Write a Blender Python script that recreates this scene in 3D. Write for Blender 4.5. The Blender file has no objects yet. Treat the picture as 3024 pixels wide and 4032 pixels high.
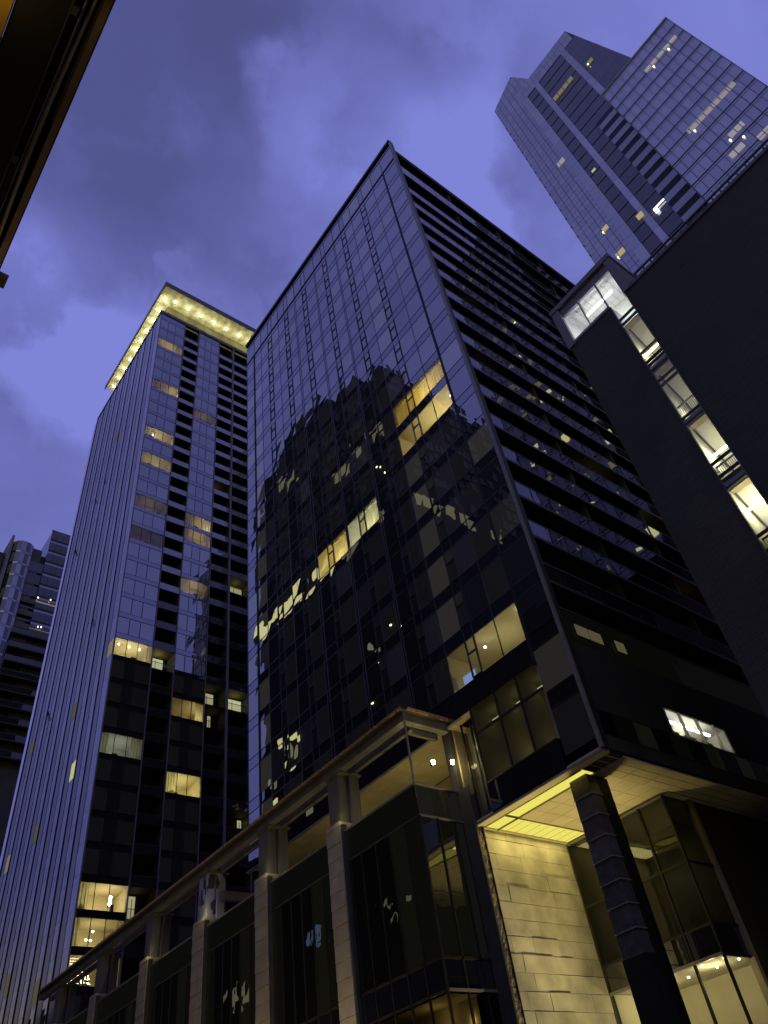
import bpy, math, random
from mathutils import Matrix, Vector
random.seed(7)
C = bpy.context.scene.collection
R = math.radians
GZ = -1.6                                   # street level, the camera lens is at z = 0

# ------------------------------------------------------------------ materials
def new_mat(name):
    m = bpy.data.materials.new(name); m.use_nodes = True
    nt = m.node_tree; nt.nodes.clear()
    out = nt.nodes.new('ShaderNodeOutputMaterial')
    return m, nt, out
def N(nt, t, **kw):
    n = nt.nodes.new(t)
    for k, v in kw.items():
        if k.startswith('i_'): n.inputs[k[2:].replace('_', ' ')].default_value = v
        else: setattr(n, k, v)
    return n
def rgba(c): return (c[0], c[1], c[2], 1)

def solid(name, col, rough=0.7, var=0.25, scale=1.5, metal=0.0, island=0.0, bump=0.0, spec=0.3, bscale=12, streak=1.0):
    m, nt, out = new_mat(name)
    p = N(nt, 'ShaderNodeBsdfPrincipled'); p.inputs['Roughness'].default_value = rough
    p.inputs['Metallic'].default_value = metal; p.inputs['Specular IOR Level'].default_value = spec
    tc = N(nt, 'ShaderNodeTexCoord'); mp = N(nt, 'ShaderNodeMapping'); mp.inputs['Scale'].default_value = (1, 1, streak)
    nt.links.new(tc.outputs['Object'], mp.inputs[0])
    nz = N(nt, 'ShaderNodeTexNoise'); nz.inputs['Scale'].default_value = scale; nz.inputs['Detail'].default_value = 6
    nt.links.new(mp.outputs[0], nz.inputs['Vector'])
    mr = N(nt, 'ShaderNodeMapRange'); mr.inputs['From Min'].default_value = .3; mr.inputs['From Max'].default_value = .7
    mr.inputs['To Min'].default_value = 1 - var; mr.inputs['To Max'].default_value = 1 + var
    nt.links.new(nz.outputs['Fac'], mr.inputs['Value'])
    val = mr.outputs[0]
    if island:
        g = N(nt, 'ShaderNodeNewGeometry'); mi = N(nt, 'ShaderNodeMapRange')
        mi.inputs['To Min'].default_value = 1 - island; mi.inputs['To Max'].default_value = 1 + island
        nt.links.new(g.outputs['Random Per Island'], mi.inputs['Value'])
        mu = N(nt, 'ShaderNodeMath', operation='MULTIPLY'); nt.links.new(val, mu.inputs[0]); nt.links.new(mi.outputs[0], mu.inputs[1]); val = mu.outputs[0]
    vm = N(nt, 'ShaderNodeVectorMath', operation='SCALE'); vm.inputs[0].default_value = col
    nt.links.new(val, vm.inputs['Scale']); nt.links.new(vm.outputs[0], p.inputs['Base Color'])
    if bump:
        n2 = N(nt, 'ShaderNodeTexNoise'); n2.inputs['Scale'].default_value = bscale; n2.inputs['Detail'].default_value = 8
        nt.links.new(tc.outputs['Object'], n2.inputs['Vector'])
        b = N(nt, 'ShaderNodeBump'); b.inputs['Strength'].default_value = 0.7; b.inputs['Distance'].default_value = bump
        nt.links.new(n2.outputs['Fac'], b.inputs['Height']); nt.links.new(b.outputs[0], p.inputs['Normal'])
    nt.links.new(p.outputs[0], out.inputs[0])
    return m

def glass(name, base, ior=2.2, wave=0.03, wscale=0.45, clear=0.0, tint=(1, 1, 1), rough=0.0, refl=1.0, island=0.35, dim=None):
    """coated facade glass: a Fresnel mirror over a dark (or clear) body"""
    m, nt, out = new_mat(name)
    fr = N(nt, 'ShaderNodeFresnel'); fr.inputs['IOR'].default_value = ior
    gl = N(nt, 'ShaderNodeBsdfGlossy'); gl.inputs['Roughness'].default_value = rough; gl.inputs['Color'].default_value = rgba([c * refl for c in tint])
    tc = N(nt, 'ShaderNodeTexCoord'); geo = N(nt, 'ShaderNodeNewGeometry')
    if wave:
        off = N(nt, 'ShaderNodeVectorMath', operation='MULTIPLY_ADD')
        cmb = N(nt, 'ShaderNodeCombineXYZ')
        nt.links.new(geo.outputs['Random Per Island'], cmb.inputs[0]); nt.links.new(geo.outputs['Random Per Island'], cmb.inputs[2])
        off.inputs[1].default_value = (37, 0, 53); nt.links.new(cmb.outputs[0], off.inputs[0]); nt.links.new(tc.outputs['Object'], off.inputs[2])
        nz = N(nt, 'ShaderNodeTexNoise'); nz.inputs['Scale'].default_value = wscale; nz.inputs['Detail'].default_value = 1.5
        nt.links.new(off.outputs[0], nz.inputs['Vector'])
        b = N(nt, 'ShaderNodeBump'); b.inputs['Strength'].default_value = 1; b.inputs['Distance'].default_value = wave
        nt.links.new(nz.outputs['Fac'], b.inputs['Height']); nt.links.new(b.outputs[0], gl.inputs['Normal'])
    if clear:
        body = N(nt, 'ShaderNodeBsdfTransparent'); body.inputs[0].default_value = (clear, clear, clear, 1)
    else:
        body = N(nt, 'ShaderNodeBsdfDiffuse')
        mi = N(nt, 'ShaderNodeMapRange'); mi.inputs['To Min'].default_value = 1 - island; mi.inputs['To Max'].default_value = 1 + island
        nt.links.new(geo.outputs['Random Per Island'], mi.inputs['Value'])
        vm = N(nt, 'ShaderNodeVectorMath', operation='SCALE'); vm.inputs[0].default_value = base
        nt.links.new(mi.outputs[0], vm.inputs['Scale']); nt.links.new(vm.outputs[0], body.inputs[0])
    mx = N(nt, 'ShaderNodeMixShader')
    nt.links.new(fr.outputs[0], mx.inputs[0]); nt.links.new(body.outputs[0], mx.inputs[1]); nt.links.new(gl.outputs[0], mx.inputs[2])
    last = mx.outputs[0]
    if dim:      # a faintly lit interior behind the pane: every pane has its own brightness
        em = N(nt, 'ShaderNodeEmission'); mp = N(nt, 'ShaderNodeMath', operation='POWER'); mp.inputs[1].default_value = dim[3]
        nt.links.new(geo.outputs['Random Per Island'], mp.inputs[0]); nt.links.new(mp.outputs[0], em.inputs['Strength'])
        em.inputs[0].default_value = rgba(dim[:3])
        ad = N(nt, 'ShaderNodeAddShader'); nt.links.new(last, ad.inputs[0]); nt.links.new(em.outputs[0], ad.inputs[1]); last = ad.outputs[0]
    nt.links.new(last, out.inputs[0])
    return m

def emit(name, col, s):
    m, nt, out = new_mat(name)
    e = N(nt, 'ShaderNodeEmission'); e.inputs[0].default_value = rgba(col); e.inputs[1].default_value = s
    nt.links.new(e.outputs[0], out.inputs[0]); return m

def brick(name, c1, c2, mortar, axis):
    m, nt, out = new_mat(name)
    p = N(nt, 'ShaderNodeBsdfPrincipled'); p.inputs['Roughness'].default_value = .85
    tc = N(nt, 'ShaderNodeTexCoord'); sp = N(nt, 'ShaderNodeSeparateXYZ'); cb = N(nt, 'ShaderNodeCombineXYZ')
    nt.links.new(tc.outputs['Object'], sp.inputs[0]); nt.links.new(sp.outputs[axis], cb.inputs[0]); nt.links.new(sp.outputs[2], cb.inputs[1])
    bt = N(nt, 'ShaderNodeTexBrick'); bt.inputs['Scale'].default_value = 1.0
    bt.inputs['Brick Width'].default_value = .4; bt.inputs['Row Height'].default_value = .13; bt.inputs['Mortar Size'].default_value = .012
    bt.inputs['Color1'].default_value = rgba(c1); bt.inputs['Color2'].default_value = rgba(c2); bt.inputs['Mortar'].default_value = rgba(mortar)
    nt.links.new(cb.outputs[0], bt.inputs['Vector'])
    nz = N(nt, 'ShaderNodeTexNoise'); nz.inputs['Scale'].default_value = .25; nz.inputs['Detail'].default_value = 5
    nt.links.new(tc.outputs['Object'], nz.inputs['Vector'])
    mr = N(nt, 'ShaderNodeMapRange'); mr.inputs['From Min'].default_value = .3; mr.inputs['From Max'].default_value = .7; mr.inputs['To Min'].default_value = .75; mr.inputs['To Max'].default_value = 1.25
    nt.links.new(nz.outputs['Fac'], mr.inputs[0])
    vm = N(nt, 'ShaderNodeVectorMath', operation='SCALE'); nt.links.new(bt.outputs['Color'], vm.inputs[0]); nt.links.new(mr.outputs[0], vm.inputs['Scale'])
    nt.links.new(vm.outputs[0], p.inputs['Base Color'])
    b = N(nt, 'ShaderNodeBump'); b.inputs['Distance'].default_value = .01; nt.links.new(bt.outputs['Fac'], b.inputs['Height']); b.invert = True
    nt.links.new(b.outputs[0], p.inputs['Normal'])
    nt.links.new(p.outputs[0], out.inputs[0]); return m

M = {}
M['glass'] = glass('facade_glass', (.018, .018, .024), 2.9, .010, .34, dim=(.020, .019, .014, 3.6))
M['glass_pale'] = glass('facade_glass_blind', (.11, .10, .09), 2.9, .010, .34)
M['glass_clear'] = glass('clear_facade_glass', (0, 0, 0), 1.55, .02, .42, clear=.86)
M['spandrel'] = glass('spandrel_glass', (.010, .010, .016), 2.75, .010, .34, tint=(.95, .92, 1), island=.15)
M['glass_dark'] = glass('podium_glass', (.008, .009, .008), 1.9, .022, .6, dim=(.006, .006, .003, 2.0))
M['glass_rail'] = glass('rail_glass', (.02, .02, .022), 1.6, .007, .5)
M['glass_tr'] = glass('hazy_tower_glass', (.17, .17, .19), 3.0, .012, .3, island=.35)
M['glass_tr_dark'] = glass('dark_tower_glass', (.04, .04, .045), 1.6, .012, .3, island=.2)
M['glass_side'] = glass('side_glass', (.05, .05, .065), 3.7, .012, .3)
M['side_panel'] = glass('side_panel_metal', (.09, .08, .08), 2.4, .0, tint=(.80, .76, .76), rough=.12)
M['pier_bright'] = glass('balcony_front_glass', (.13, .13, .16), 2.2, .01, .4)
M['mirror_pane'] = solid('dull_window', (.075, .07, .05), .5, .3)
M['mirror_wall'] = solid('dark_stone_wall', (.026, .022, .012), .8, .3)
M['mullion'] = solid('mullion_metal', (.034, .031, .022), .45, .2, metal=.3)
M['mullion_mid'] = solid('grey_metal', (.085, .08, .065), .45, .2, metal=.3)
M['metal_light'] = solid('light_grey_metal', (.22, .205, .165), .45, .15, metal=.2)
M['black'] = solid('black_metal', (.013, .012, .008), .6, .2)
M['dark_soffit'] = solid('dark_soffit', (.055, .048, .025), .8, .3, .6)
M['olive'] = solid('olive_brown_panel', (.045, .038, .018), .8, .3, .4)
M['pier'] = solid('grey_panel', (.17, .16, .19), .6, .12, .8, streak=.2)
M['concrete'] = solid('stained_concrete', (.30, .29, .24), .85, .45, .9, streak=.15)
M['stone'] = solid('warm_limestone', (.41, .36, .25), .85, .30, .9, island=.10, bump=.012, bscale=18)
M['stone_pillar'] = solid('pillar_limestone', (.42, .36, .25), .8, .14, 2.0, island=.12, bump=.006, bscale=22)
M['rough_stone'] = solid('rough_hewn_stone', (.26, .21, .12), .9, .6, 9, bump=.08, bscale=14)
M['patchy'] = None
M['white_metal'] = solid('painted_steel_beam', (.15, .137, .10), .6, .25, 1.2, streak=.3)
M['gold'] = solid('copper_gold_trim', (.55, .33, .12), .45, .35, 6, metal=.4)
M['soffit'] = solid('tan_soffit_panel', (.50, .41, .23), .75, .08, .7, island=.06)
M['tan'] = solid('tan_wall_panel', (.34, .27, .14), .8, .15, .7)
M['cream'] = solid('cream_room_wall', (.62, .55, .36), .9, .06, .6)
M['white_wall'] = solid('white_room_wall', (.7, .7, .66), .9, .05, .6)
M['yellow_curtain'] = solid('yellow_curtain', (.62, .42, .14), .9, .08, .6)
M['pale_curtain'] = solid('pale_curtain', (.55, .52, .40), .9, .08, .6)
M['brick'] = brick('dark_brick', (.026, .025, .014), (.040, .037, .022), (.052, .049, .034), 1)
M['roof_trim'] = solid('parapet_coping', (.09, .09, .085), .7, .2)
M['box_frame'] = solid('grey_penthouse_frame', (.17, .155, .165), .7, .1)
M['rail_white'] = solid('railing_paint', (.5, .47, .36), .6, .1)
M['rail_dark'] = solid('railing_dark', (.06, .055, .04), .6, .1)
M['asphalt'] = solid('asphalt', (.05, .05, .05), .9, .3, 3, bump=.004, bscale=60)
M['paving'] = solid('concrete_paving', (.25, .24, .23), .85, .2, 2, bump=.003, bscale=40)
M['ground'] = solid('city_ground', (.07, .07, .065), .95, .3, .2)
M['marking'] = solid('road_paint', (.7, .68, .6), .7, .2, 4)
M['far_wall'] = solid('far_dark_panel', (.06, .056, .048), .6, .2, .4)
M['canopy_brown'] = solid('weathered_copper_fascia', (.26, .18, .10), .6, .35, 2.0, streak=1)
M['canopy_cream'] = solid('cream_pipe', (.5, .46, .32), .5, .3, 2.5)
M['canopy_yellow'] = solid('ochre_plaster', (.60, .36, .06), .8, .15, 2)
M['violet_cable'] = solid('galvanised_cable', (.5, .5, .62), .35, .1, metal=.7)
M['clad'] = solid('column_cladding', (.10, .092, .075), .28, .3, 4, island=.2, spec=.6)
M['band_metal'] = solid('polished_band', (.62, .56, .42), .3, .1, metal=.6)
M['warm_lamp'] = emit('warm_lamp', (1, .86, .45), 14)
M['white_tube'] = emit('white_tube', (1, 1, .95), 7)
M['yellow_tube'] = emit('yellow_tube', (1, .93, .5), 7)
M['sconce'] = emit('sconce_lamp', (1, .88, .5), 45)
M['glow_panel'] = emit('glowing_soffit_panel', (1, .88, .16), .85)
M['lit_warm'] = emit('lit_window_warm', (.9, .75, .38), .45)
M['lit_dim'] = emit('lit_window_dim', (.5, .44, .30), .36)
M['lit_haze'] = emit('lit_window_hazy', (.30, .27, .30), 1.0)
M['lit_green'] = emit('lit_window_pale', (.75, .78, .42), .6)
M['tr_line'] = solid('tower_mullion', (.16, .15, .19), .6, .1)
M['louver_panel'] = solid('louver_panel', (.34, .33, .34), .6, .1)
M['lit_faint'] = emit('lit_window_faint', (.5, .44, .25), .16)
M['stained_dark'] = solid('stained_dark_wall', (.075, .07, .045), .85, .5, .9, streak=.15)
M['thin_glass'] = glass('thin_clear_glass', (0, 0, 0), 1.12, 0, clear=.8)
M['frame_blue'] = solid('window_frame_metal', (.075, .072, .085), .3, .15, metal=.4, spec=.6)
M['far_lamp'] = emit('far_lamp', (1, .9, .55), 4)
M['tv'] = emit('television_screen', (.35, .5, 1), .6)
M['bulb'] = emit('bulb', (1, .93, .7), 14)
M['refl_band'] = emit('lit_storey', (.95, .92, .42), 1.9)
M['refl_dim'] = emit('dim_lit_storey', (.85, .82, .45), .40)

def patchy():
    m, nt, out = new_mat('patchy_primer')
    p = N(nt, 'ShaderNodeBsdfPrincipled'); p.inputs['Roughness'].default_value = .8
    tc = N(nt, 'ShaderNodeTexCoord'); mp = N(nt, 'ShaderNodeMapping'); mp.inputs['Scale'].default_value = (1.6, 1.6, .8)
    nt.links.new(tc.outputs['Object'], mp.inputs[0])
    v = N(nt, 'ShaderNodeTexVoronoi', distance='CHEBYCHEV'); v.inputs['Scale'].default_value = 1.4
    nt.links.new(mp.outputs[0], v.inputs['Vector'])
    sp = N(nt, 'ShaderNodeSeparateColor'); nt.links.new(v.outputs['Color'], sp.inputs[0])
    cr = N(nt, 'ShaderNodeValToRGB'); cr.color_ramp.interpolation = 'CONSTANT'
    cr.color_ramp.elements[0].color = (.06, .06, .10, 1); cr.color_ramp.elements[1].position = .34; cr.color_ramp.elements[1].color = (.42, .42, .48, 1)
    nt.links.new(sp.outputs[0], cr.inputs[0]); nt.links.new(cr.outputs[0], p.inputs['Base Color']); nt.links.new(p.outputs[0], out.inputs[0])
    return m
M['patchy'] = patchy()

# ------------------------------------------------------------------ mesh helpers
class MB:
    def __init__(s): s.v = []; s.f = []; s.m = []; s.mats = []
    def mi(s, m):
        if m not in s.mats: s.mats.append(m)
        return s.mats.index(m)
    def poly(s, pts, m):
        n = len(s.v); s.v += [tuple(p) for p in pts]; s.f.append(tuple(range(n, n + len(pts)))); s.m.append(s.mi(m))
    def box(s, x0, x1, y0, y1, z0, z1, m, skip=''):
        n = len(s.v)
        s.v += [(x0,y0,z0),(x1,y0,z0),(x1,y1,z0),(x0,y1,z0),(x0,y0,z1),(x1,y0,z1),(x1,y1,z1),(x0,y1,z1)]
        F = {'d':(0,3,2,1),'u':(4,5,6,7),'s':(0,1,5,4),'e':(1,2,6,5),'n':(2,3,7,6),'w':(3,0,4,7)}
        for k, q in F.items():
            if k in skip: continue
            s.f.append(tuple(n + i for i in q)); s.m.append(s.mi(m))
    def px(s, x, y0, y1, z0, z1, m, t=0.0):      # pane facing -X
        a, b = (random.uniform(-t, t), random.uniform(-t, t)) if t else (0, 0)
        s.poly([(x+a, y1, z0), (x-a, y0, z0), (x-b, y0, z1), (x+b, y1, z1)], m)
    def py(s, y, x0, x1, z0, z1, m, t=0.0):      # pane facing -Y
        a, b = (random.uniform(-t, t), random.uniform(-t, t)) if t else (0, 0)
        s.poly([(x0, y+a, z0), (x1, y-a, z0), (x1, y-b, z1), (x0, y+b, z1)], m)
    def tube(s, a, b, r, m, n=8, r2=None):
        a = Vector(a); b = Vector(b); d = (b - a).normalized(); r2 = r if r2 is None else r2
        u = d.orthogonal().normalized(); w = d.cross(u); k = len(s.v)
        for p, rr in ((a, r), (b, r2)):
            for i in range(n):
                t = 2 * math.pi * i / n; s.v.append(tuple(p + (u * math.cos(t) + w * math.sin(t)) * rr))
        for i in range(n):
            s.f.append((k+i, k+(i+1) % n, k+n+(i+1) % n, k+n+i)); s.m.append(s.mi(m))
        s.f.append(tuple(k+i for i in reversed(range(n)))); s.m.append(s.mi(m))
        s.f.append(tuple(k+n+i for i in range(n))); s.m.append(s.mi(m))
    def beam(s, a, b, w, h, m):                   # box between two points, w across, h in depth
        a = Vector(a); b = Vector(b); d = (b - a).normalized()
        u = d.cross(Vector((0, 0, 1)));  u = u.normalized() if u.length > 1e-4 else Vector((1, 0, 0)); q = d.cross(u)
        k = len(s.v)
        for p in (a, b):
            for i, j in ((-1,-1),(1,-1),(1,1),(-1,1)): s.v.append(tuple(p + u*i*w/2 + q*j*h/2))
        for q4 in ((0,1,2,3),(7,6,5,4),(0,4,5,1),(1,5,6,2),(2,6,7,3),(3,7,4,0)):
            s.f.append(tuple(k+i for i in q4)); s.m.append(s.mi(m))
    def build(s, name, parent=None, **props):
        me = bpy.data.meshes.new(name)
        off = root_loc(parent)
        me.from_pydata([(x-off[0], y-off[1], z-off[2]) for x, y, z in s.v], [], s.f)
        for m in s.mats: me.materials.append(m)
        me.polygons.foreach_set('material_index', s.m); me.update()
        o = bpy.data.objects.new(name, me); C.objects.link(o)
        if parent: o.parent = parent
        for k, v in props.items(): o[k] = v
        return o
def root_loc(o):
    if o is None: return (0, 0, 0)
    while o.parent: o = o.parent
    return tuple(o.location)
def thing(name, label, cat, loc, group=None):
    o = bpy.data.objects.new(name, None); C.objects.link(o); o.location = loc
    o['label'] = label; o['category'] = cat
    if group: o['group'] = group
    return o
def one(name, mb, label, cat, group=None):
    o = mb.build(name); o['label'] = label; o['category'] = cat
    if group: o['group'] = group
    return o
def structure(name, mb): return mb.build(name, None, kind='structure')
def light(name, loc, power, col=(1, .82, .42), r=.12, parent=None, kind='POINT', size=1, sy=None, aim=None, spot=None, spread=None):
    l = bpy.data.lights.new(name, kind); l.energy = power; l.color = col
    if kind == 'POINT': l.shadow_soft_size = r
    if kind == 'SPOT': l.shadow_soft_size = r; l.spot_size = R(spot or 100); l.spot_blend = .8
    if kind == 'AREA':
        l.size = size
        if sy: l.shape = 'RECTANGLE'; l.size_y = sy
        if spread: l.spread = R(spread)
    o = bpy.data.objects.new(name, l); C.objects.link(o)
    off = root_loc(parent); o.location = tuple(loc[i] - off[i] for i in range(3))
    if parent: o.parent = parent
    if aim is not None: o.rotation_euler = Vector(aim).to_track_quat('-Z', 'Y').to_euler()
    return o

WARM = (1, .80, .36)
def drape(name, col):
    m, nt, out = new_mat(name)
    d = N(nt, 'ShaderNodeBsdfDiffuse'); d.inputs[0].default_value = rgba(col); t = N(nt, 'ShaderNodeBsdfTranslucent'); t.inputs[0].default_value = rgba(col)
    mx = N(nt, 'ShaderNodeMixShader'); mx.inputs[0].default_value = .6; nt.links.new(d.outputs[0], mx.inputs[1]); nt.links.new(t.outputs[0], mx.inputs[2]); nt.links.new(mx.outputs[0], out.inputs[0]); return m
M['yellow_curtain'] = drape('yellow_drape', (.82, .72, .36)); M['pale_curtain'] = drape('pale_drape', (.72, .70, .52))
def curtain(x, y0, y1, z0, z1, m, amp=.06, n=7):
    mb = MB(); k = max(8, int((y1 - y0) * n * 2)); pts = []
    ph = random.uniform(0, 6)
    for i in range(k + 1):
        y = y0 + (y1 - y0) * i / k
        pts.append((x + amp * math.sin(i * 1.9 + ph) + amp * .6 * math.sin(i * .7 + ph * 2), y))
    for (xa, ya), (xb, yb) in zip(pts, pts[1:]): mb.poly([(xb, yb, z0), (xa, ya, z0), (xa, ya, z1), (xb, yb, z1)], m)
    return mb
def room_x(parent, y0, y1, z0, z1, x, depth, wall, power, col=WARM, bulbs=(), lpos=None, ceil=None, furn=True, r=.12):
    """a real room behind a pane facing -X"""
    mb = MB(); e = .012
    y0 += e; y1 -= e; x += .03
    mb.poly([(x+depth, y0, z0), (x+depth, y0, z1), (x+depth, y1, z1), (x+depth, y1, z0)], wall)
    mb.poly([(x, y0, z0), (x, y0, z1), (x+depth, y0, z1), (x+depth, y0, z0)], wall)
    mb.poly([(x, y1, z0), (x+depth, y1, z0), (x+depth, y1, z1), (x, y1, z1)], wall)
    mb.poly([(x, y0, z1), (x, y1, z1), (x+depth, y1, z1), (x+depth, y0, z1)], ceil or wall)
    mb.poly([(x, y0, z0), (x+depth, y0, z0), (x+depth, y1, z0), (x, y1, z0)], M['tan'])
    if furn:
        yy = random.uniform(y0+.5, y1-.9)
        mb.box(x+.4, x+.8, yy, yy+.5, z0, z0+random.uniform(.2, .5), M['black'])
    rm = mb.build('room', parent)
    for bx, by, bz in bulbs:
        b = MB(); b.tube((x+bx, by, bz), (x+bx, by, bz-.06), .07, M['bulb'], 8); b.build('ceiling_lamp', parent)
    lp = lpos or (x + depth*.45, (y0+y1)/2, z0+.5)
    light('room_light', lp, power, col, r, parent)
    return rm
def room_y(parent, x0, x1, z0, z1, y, depth, wall, power, col=WARM, bulbs=(), lpos=None, furn=True, r=.12):
    mb = MB(); e = .012
    x0 += e; x1 -= e; y += .03
    mb.poly([(x0, y+depth, z0), (x1, y+depth, z0), (x1, y+depth, z1), (x0, y+depth, z1)], wall)
    mb.poly([(x0, y, z0), (x0, y+depth, z0), (x0, y+depth, z1), (x0, y, z1)], wall)
    mb.poly([(x1, y, z0), (x1, y, z1), (x1, y+depth, z1), (x1, y+depth, z0)], wall)
    mb.poly([(x0, y, z1), (x0, y+depth, z1), (x1, y+depth, z1), (x1, y, z1)], wall)
    mb.poly([(x0, y, z0), (x1, y, z0), (x1, y+depth, z0), (x0, y+depth, z0)], M['tan'])
    if furn and x1-x0 > 1.6:
        xx = random.uniform(x0+.3, x1-1)
        mb.box(xx, xx+.6, y+.4, y+.8, z0, z0+random.uniform(.3, .7), M['black'])
    mb.build('room', parent)
    for bx, by, bz in bulbs:
        b = MB(); b.tube((bx, y+by, bz), (bx, y+by, bz-.12), .10, M['bulb'], 8); b.build('ceiling_lamp', parent)
    light('room_light', lpos or ((x0+x1)/2, y+depth*.45, z0+.5), power, col, r, parent)

# ------------------------------------------------------------------ world, sky
sc = bpy.context.scene
w = bpy.data.worlds.new("World"); sc.world = w; w.use_nodes = True
nt = w.node_tree; nt.nodes.clear()
out = N(nt, 'ShaderNodeOutputWorld'); bg = N(nt, 'ShaderNodeBackground')
tc = N(nt, 'ShaderNodeTexCoord')
sky = N(nt, 'ShaderNodeTexSky'); sky.sky_type = 'NISHITA'; sky.sun_disc = False
sky.sun_elevation = R(1.5); sky.sun_rotation = R(200); sky.air_density = 1.4; sky.dust_density = 1.0; sky.ozone_density = 3
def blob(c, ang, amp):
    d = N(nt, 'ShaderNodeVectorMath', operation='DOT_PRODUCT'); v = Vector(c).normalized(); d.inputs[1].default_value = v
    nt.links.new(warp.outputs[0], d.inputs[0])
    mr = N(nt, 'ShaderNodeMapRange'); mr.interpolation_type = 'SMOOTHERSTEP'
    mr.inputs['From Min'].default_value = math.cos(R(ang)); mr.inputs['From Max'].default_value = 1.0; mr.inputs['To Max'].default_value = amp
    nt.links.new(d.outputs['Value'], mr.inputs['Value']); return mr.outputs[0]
wn = N(nt, 'ShaderNodeTexNoise'); wn.inputs['Scale'].default_value = 3.5; wn.inputs['Detail'].default_value = 8; wn.inputs['Roughness'].default_value = .55
nt.links.new(tc.outputs['Generated'], wn.inputs['Vector'])
sub = N(nt, 'ShaderNodeVectorMath', operation='SUBTRACT'); sub.inputs[1].default_value = (.5, .5, .5); nt.links.new(wn.outputs['Color'], sub.inputs[0])
warp = N(nt, 'ShaderNodeVectorMath', operation='MULTIPLY_ADD'); warp.inputs[1].default_value = (.13, .13, .13)
nt.links.new(sub.outputs[0], warp.inputs[0]); nt.links.new(tc.outputs['Generated'], warp.inputs[2])
n1 = N(nt, 'ShaderNodeTexNoise'); n1.inputs['Scale'].default_value = 3.2; n1.inputs['Detail'].default_value = 8; n1.inputs['Roughness'].default_value = .53; n1.inputs['Distortion'].default_value = .0
nt.links.new(tc.outputs['Generated'], n1.inputs['Vector'])
mr = N(nt, 'ShaderNodeMapRange'); mr.inputs['From Min'].default_value = .25; mr.inputs['From Max'].default_value = .75; mr.inputs['To Min'].default_value = .36; mr.inputs['To Max'].default_value = .92
nt.links.new(n1.outputs['Fac'], mr.inputs[0]); acc = mr.outputs[0]
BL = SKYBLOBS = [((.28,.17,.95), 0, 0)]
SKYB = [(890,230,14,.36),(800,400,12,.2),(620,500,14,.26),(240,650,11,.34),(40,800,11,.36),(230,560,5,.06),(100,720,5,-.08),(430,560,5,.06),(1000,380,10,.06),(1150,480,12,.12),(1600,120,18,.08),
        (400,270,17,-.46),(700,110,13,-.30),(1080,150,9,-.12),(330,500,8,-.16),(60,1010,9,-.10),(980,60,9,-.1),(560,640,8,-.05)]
F_ = 1637.57
Wm = [[0.79221999,-0.34746661,-0.50165172],[-0.59695837,-0.61182262,-0.51895451],[-0.12660251,0.71059133,-0.69212121]]
def ray(u, v):
    c = (u-829.5, -(v-1106), -F_); return Vector([sum(Wm[i][j]*c[j] for j in range(3)) for i in range(3)]).normalized()
for u, v, a, s in SKYB + [((-.8,.3,.55), 0, 62, .38), ((.2,-.6,.75), 0, 50, .3)]:  # last two: bright sky patches added out of view to lift glass reflections
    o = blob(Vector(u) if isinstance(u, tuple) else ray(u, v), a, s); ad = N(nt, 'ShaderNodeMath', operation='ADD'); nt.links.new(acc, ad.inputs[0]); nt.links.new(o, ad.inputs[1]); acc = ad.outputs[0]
cr = N(nt, 'ShaderNodeValToRGB'); e = cr.color_ramp.elements
e[0].position = 0; e[0].color = (.082, .088, .255, 1)
e[1].position = 1; e[1].color = (.225, .245, .72, 1)
for p, c in ((.25, (.090, .098, .29, 1)), (.5, (.122, .132, .395, 1)), (.75, (.170, .185, .55, 1))):
    k = e.new(p); k.color = c
nt.links.new(acc, cr.inputs[0])
skm = N(nt, 'ShaderNodeVectorMath', operation='SCALE'); skm.inputs['Scale'].default_value = .01; nt.links.new(sky.outputs[0], skm.inputs[0])
add = N(nt, 'ShaderNodeVectorMath', operation='ADD'); nt.links.new(cr.outputs[0], add.inputs[0]); nt.links.new(skm.outputs[0], add.inputs[1])
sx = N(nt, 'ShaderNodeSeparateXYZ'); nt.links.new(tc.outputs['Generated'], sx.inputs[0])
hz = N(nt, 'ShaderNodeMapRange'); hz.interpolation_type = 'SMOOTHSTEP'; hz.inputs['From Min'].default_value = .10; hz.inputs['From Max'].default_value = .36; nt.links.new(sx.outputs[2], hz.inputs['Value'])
hm = N(nt, 'ShaderNodeMix', data_type='RGBA'); nt.links.new(hz.outputs[0], hm.inputs[0]); hm.inputs[6].default_value = (.38, .34, .16, 1); nt.links.new(add.outputs[0], hm.inputs[7])  # warm glow added low in the sky, out of view, to offset blue shade
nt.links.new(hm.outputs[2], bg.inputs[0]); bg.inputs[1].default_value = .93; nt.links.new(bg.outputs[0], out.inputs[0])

sun = bpy.data.lights.new('sun', 'SUN'); sun.energy = .05; sun.angle = R(20); sun.color = (.7, .75, 1)
so = bpy.data.objects.new('sun', sun); C.objects.link(so); so.rotation_euler = Vector((.55, .6, -.6)).to_track_quat('-Z', 'Y').to_euler(); so.location = (-40, -40, 60)

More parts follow.
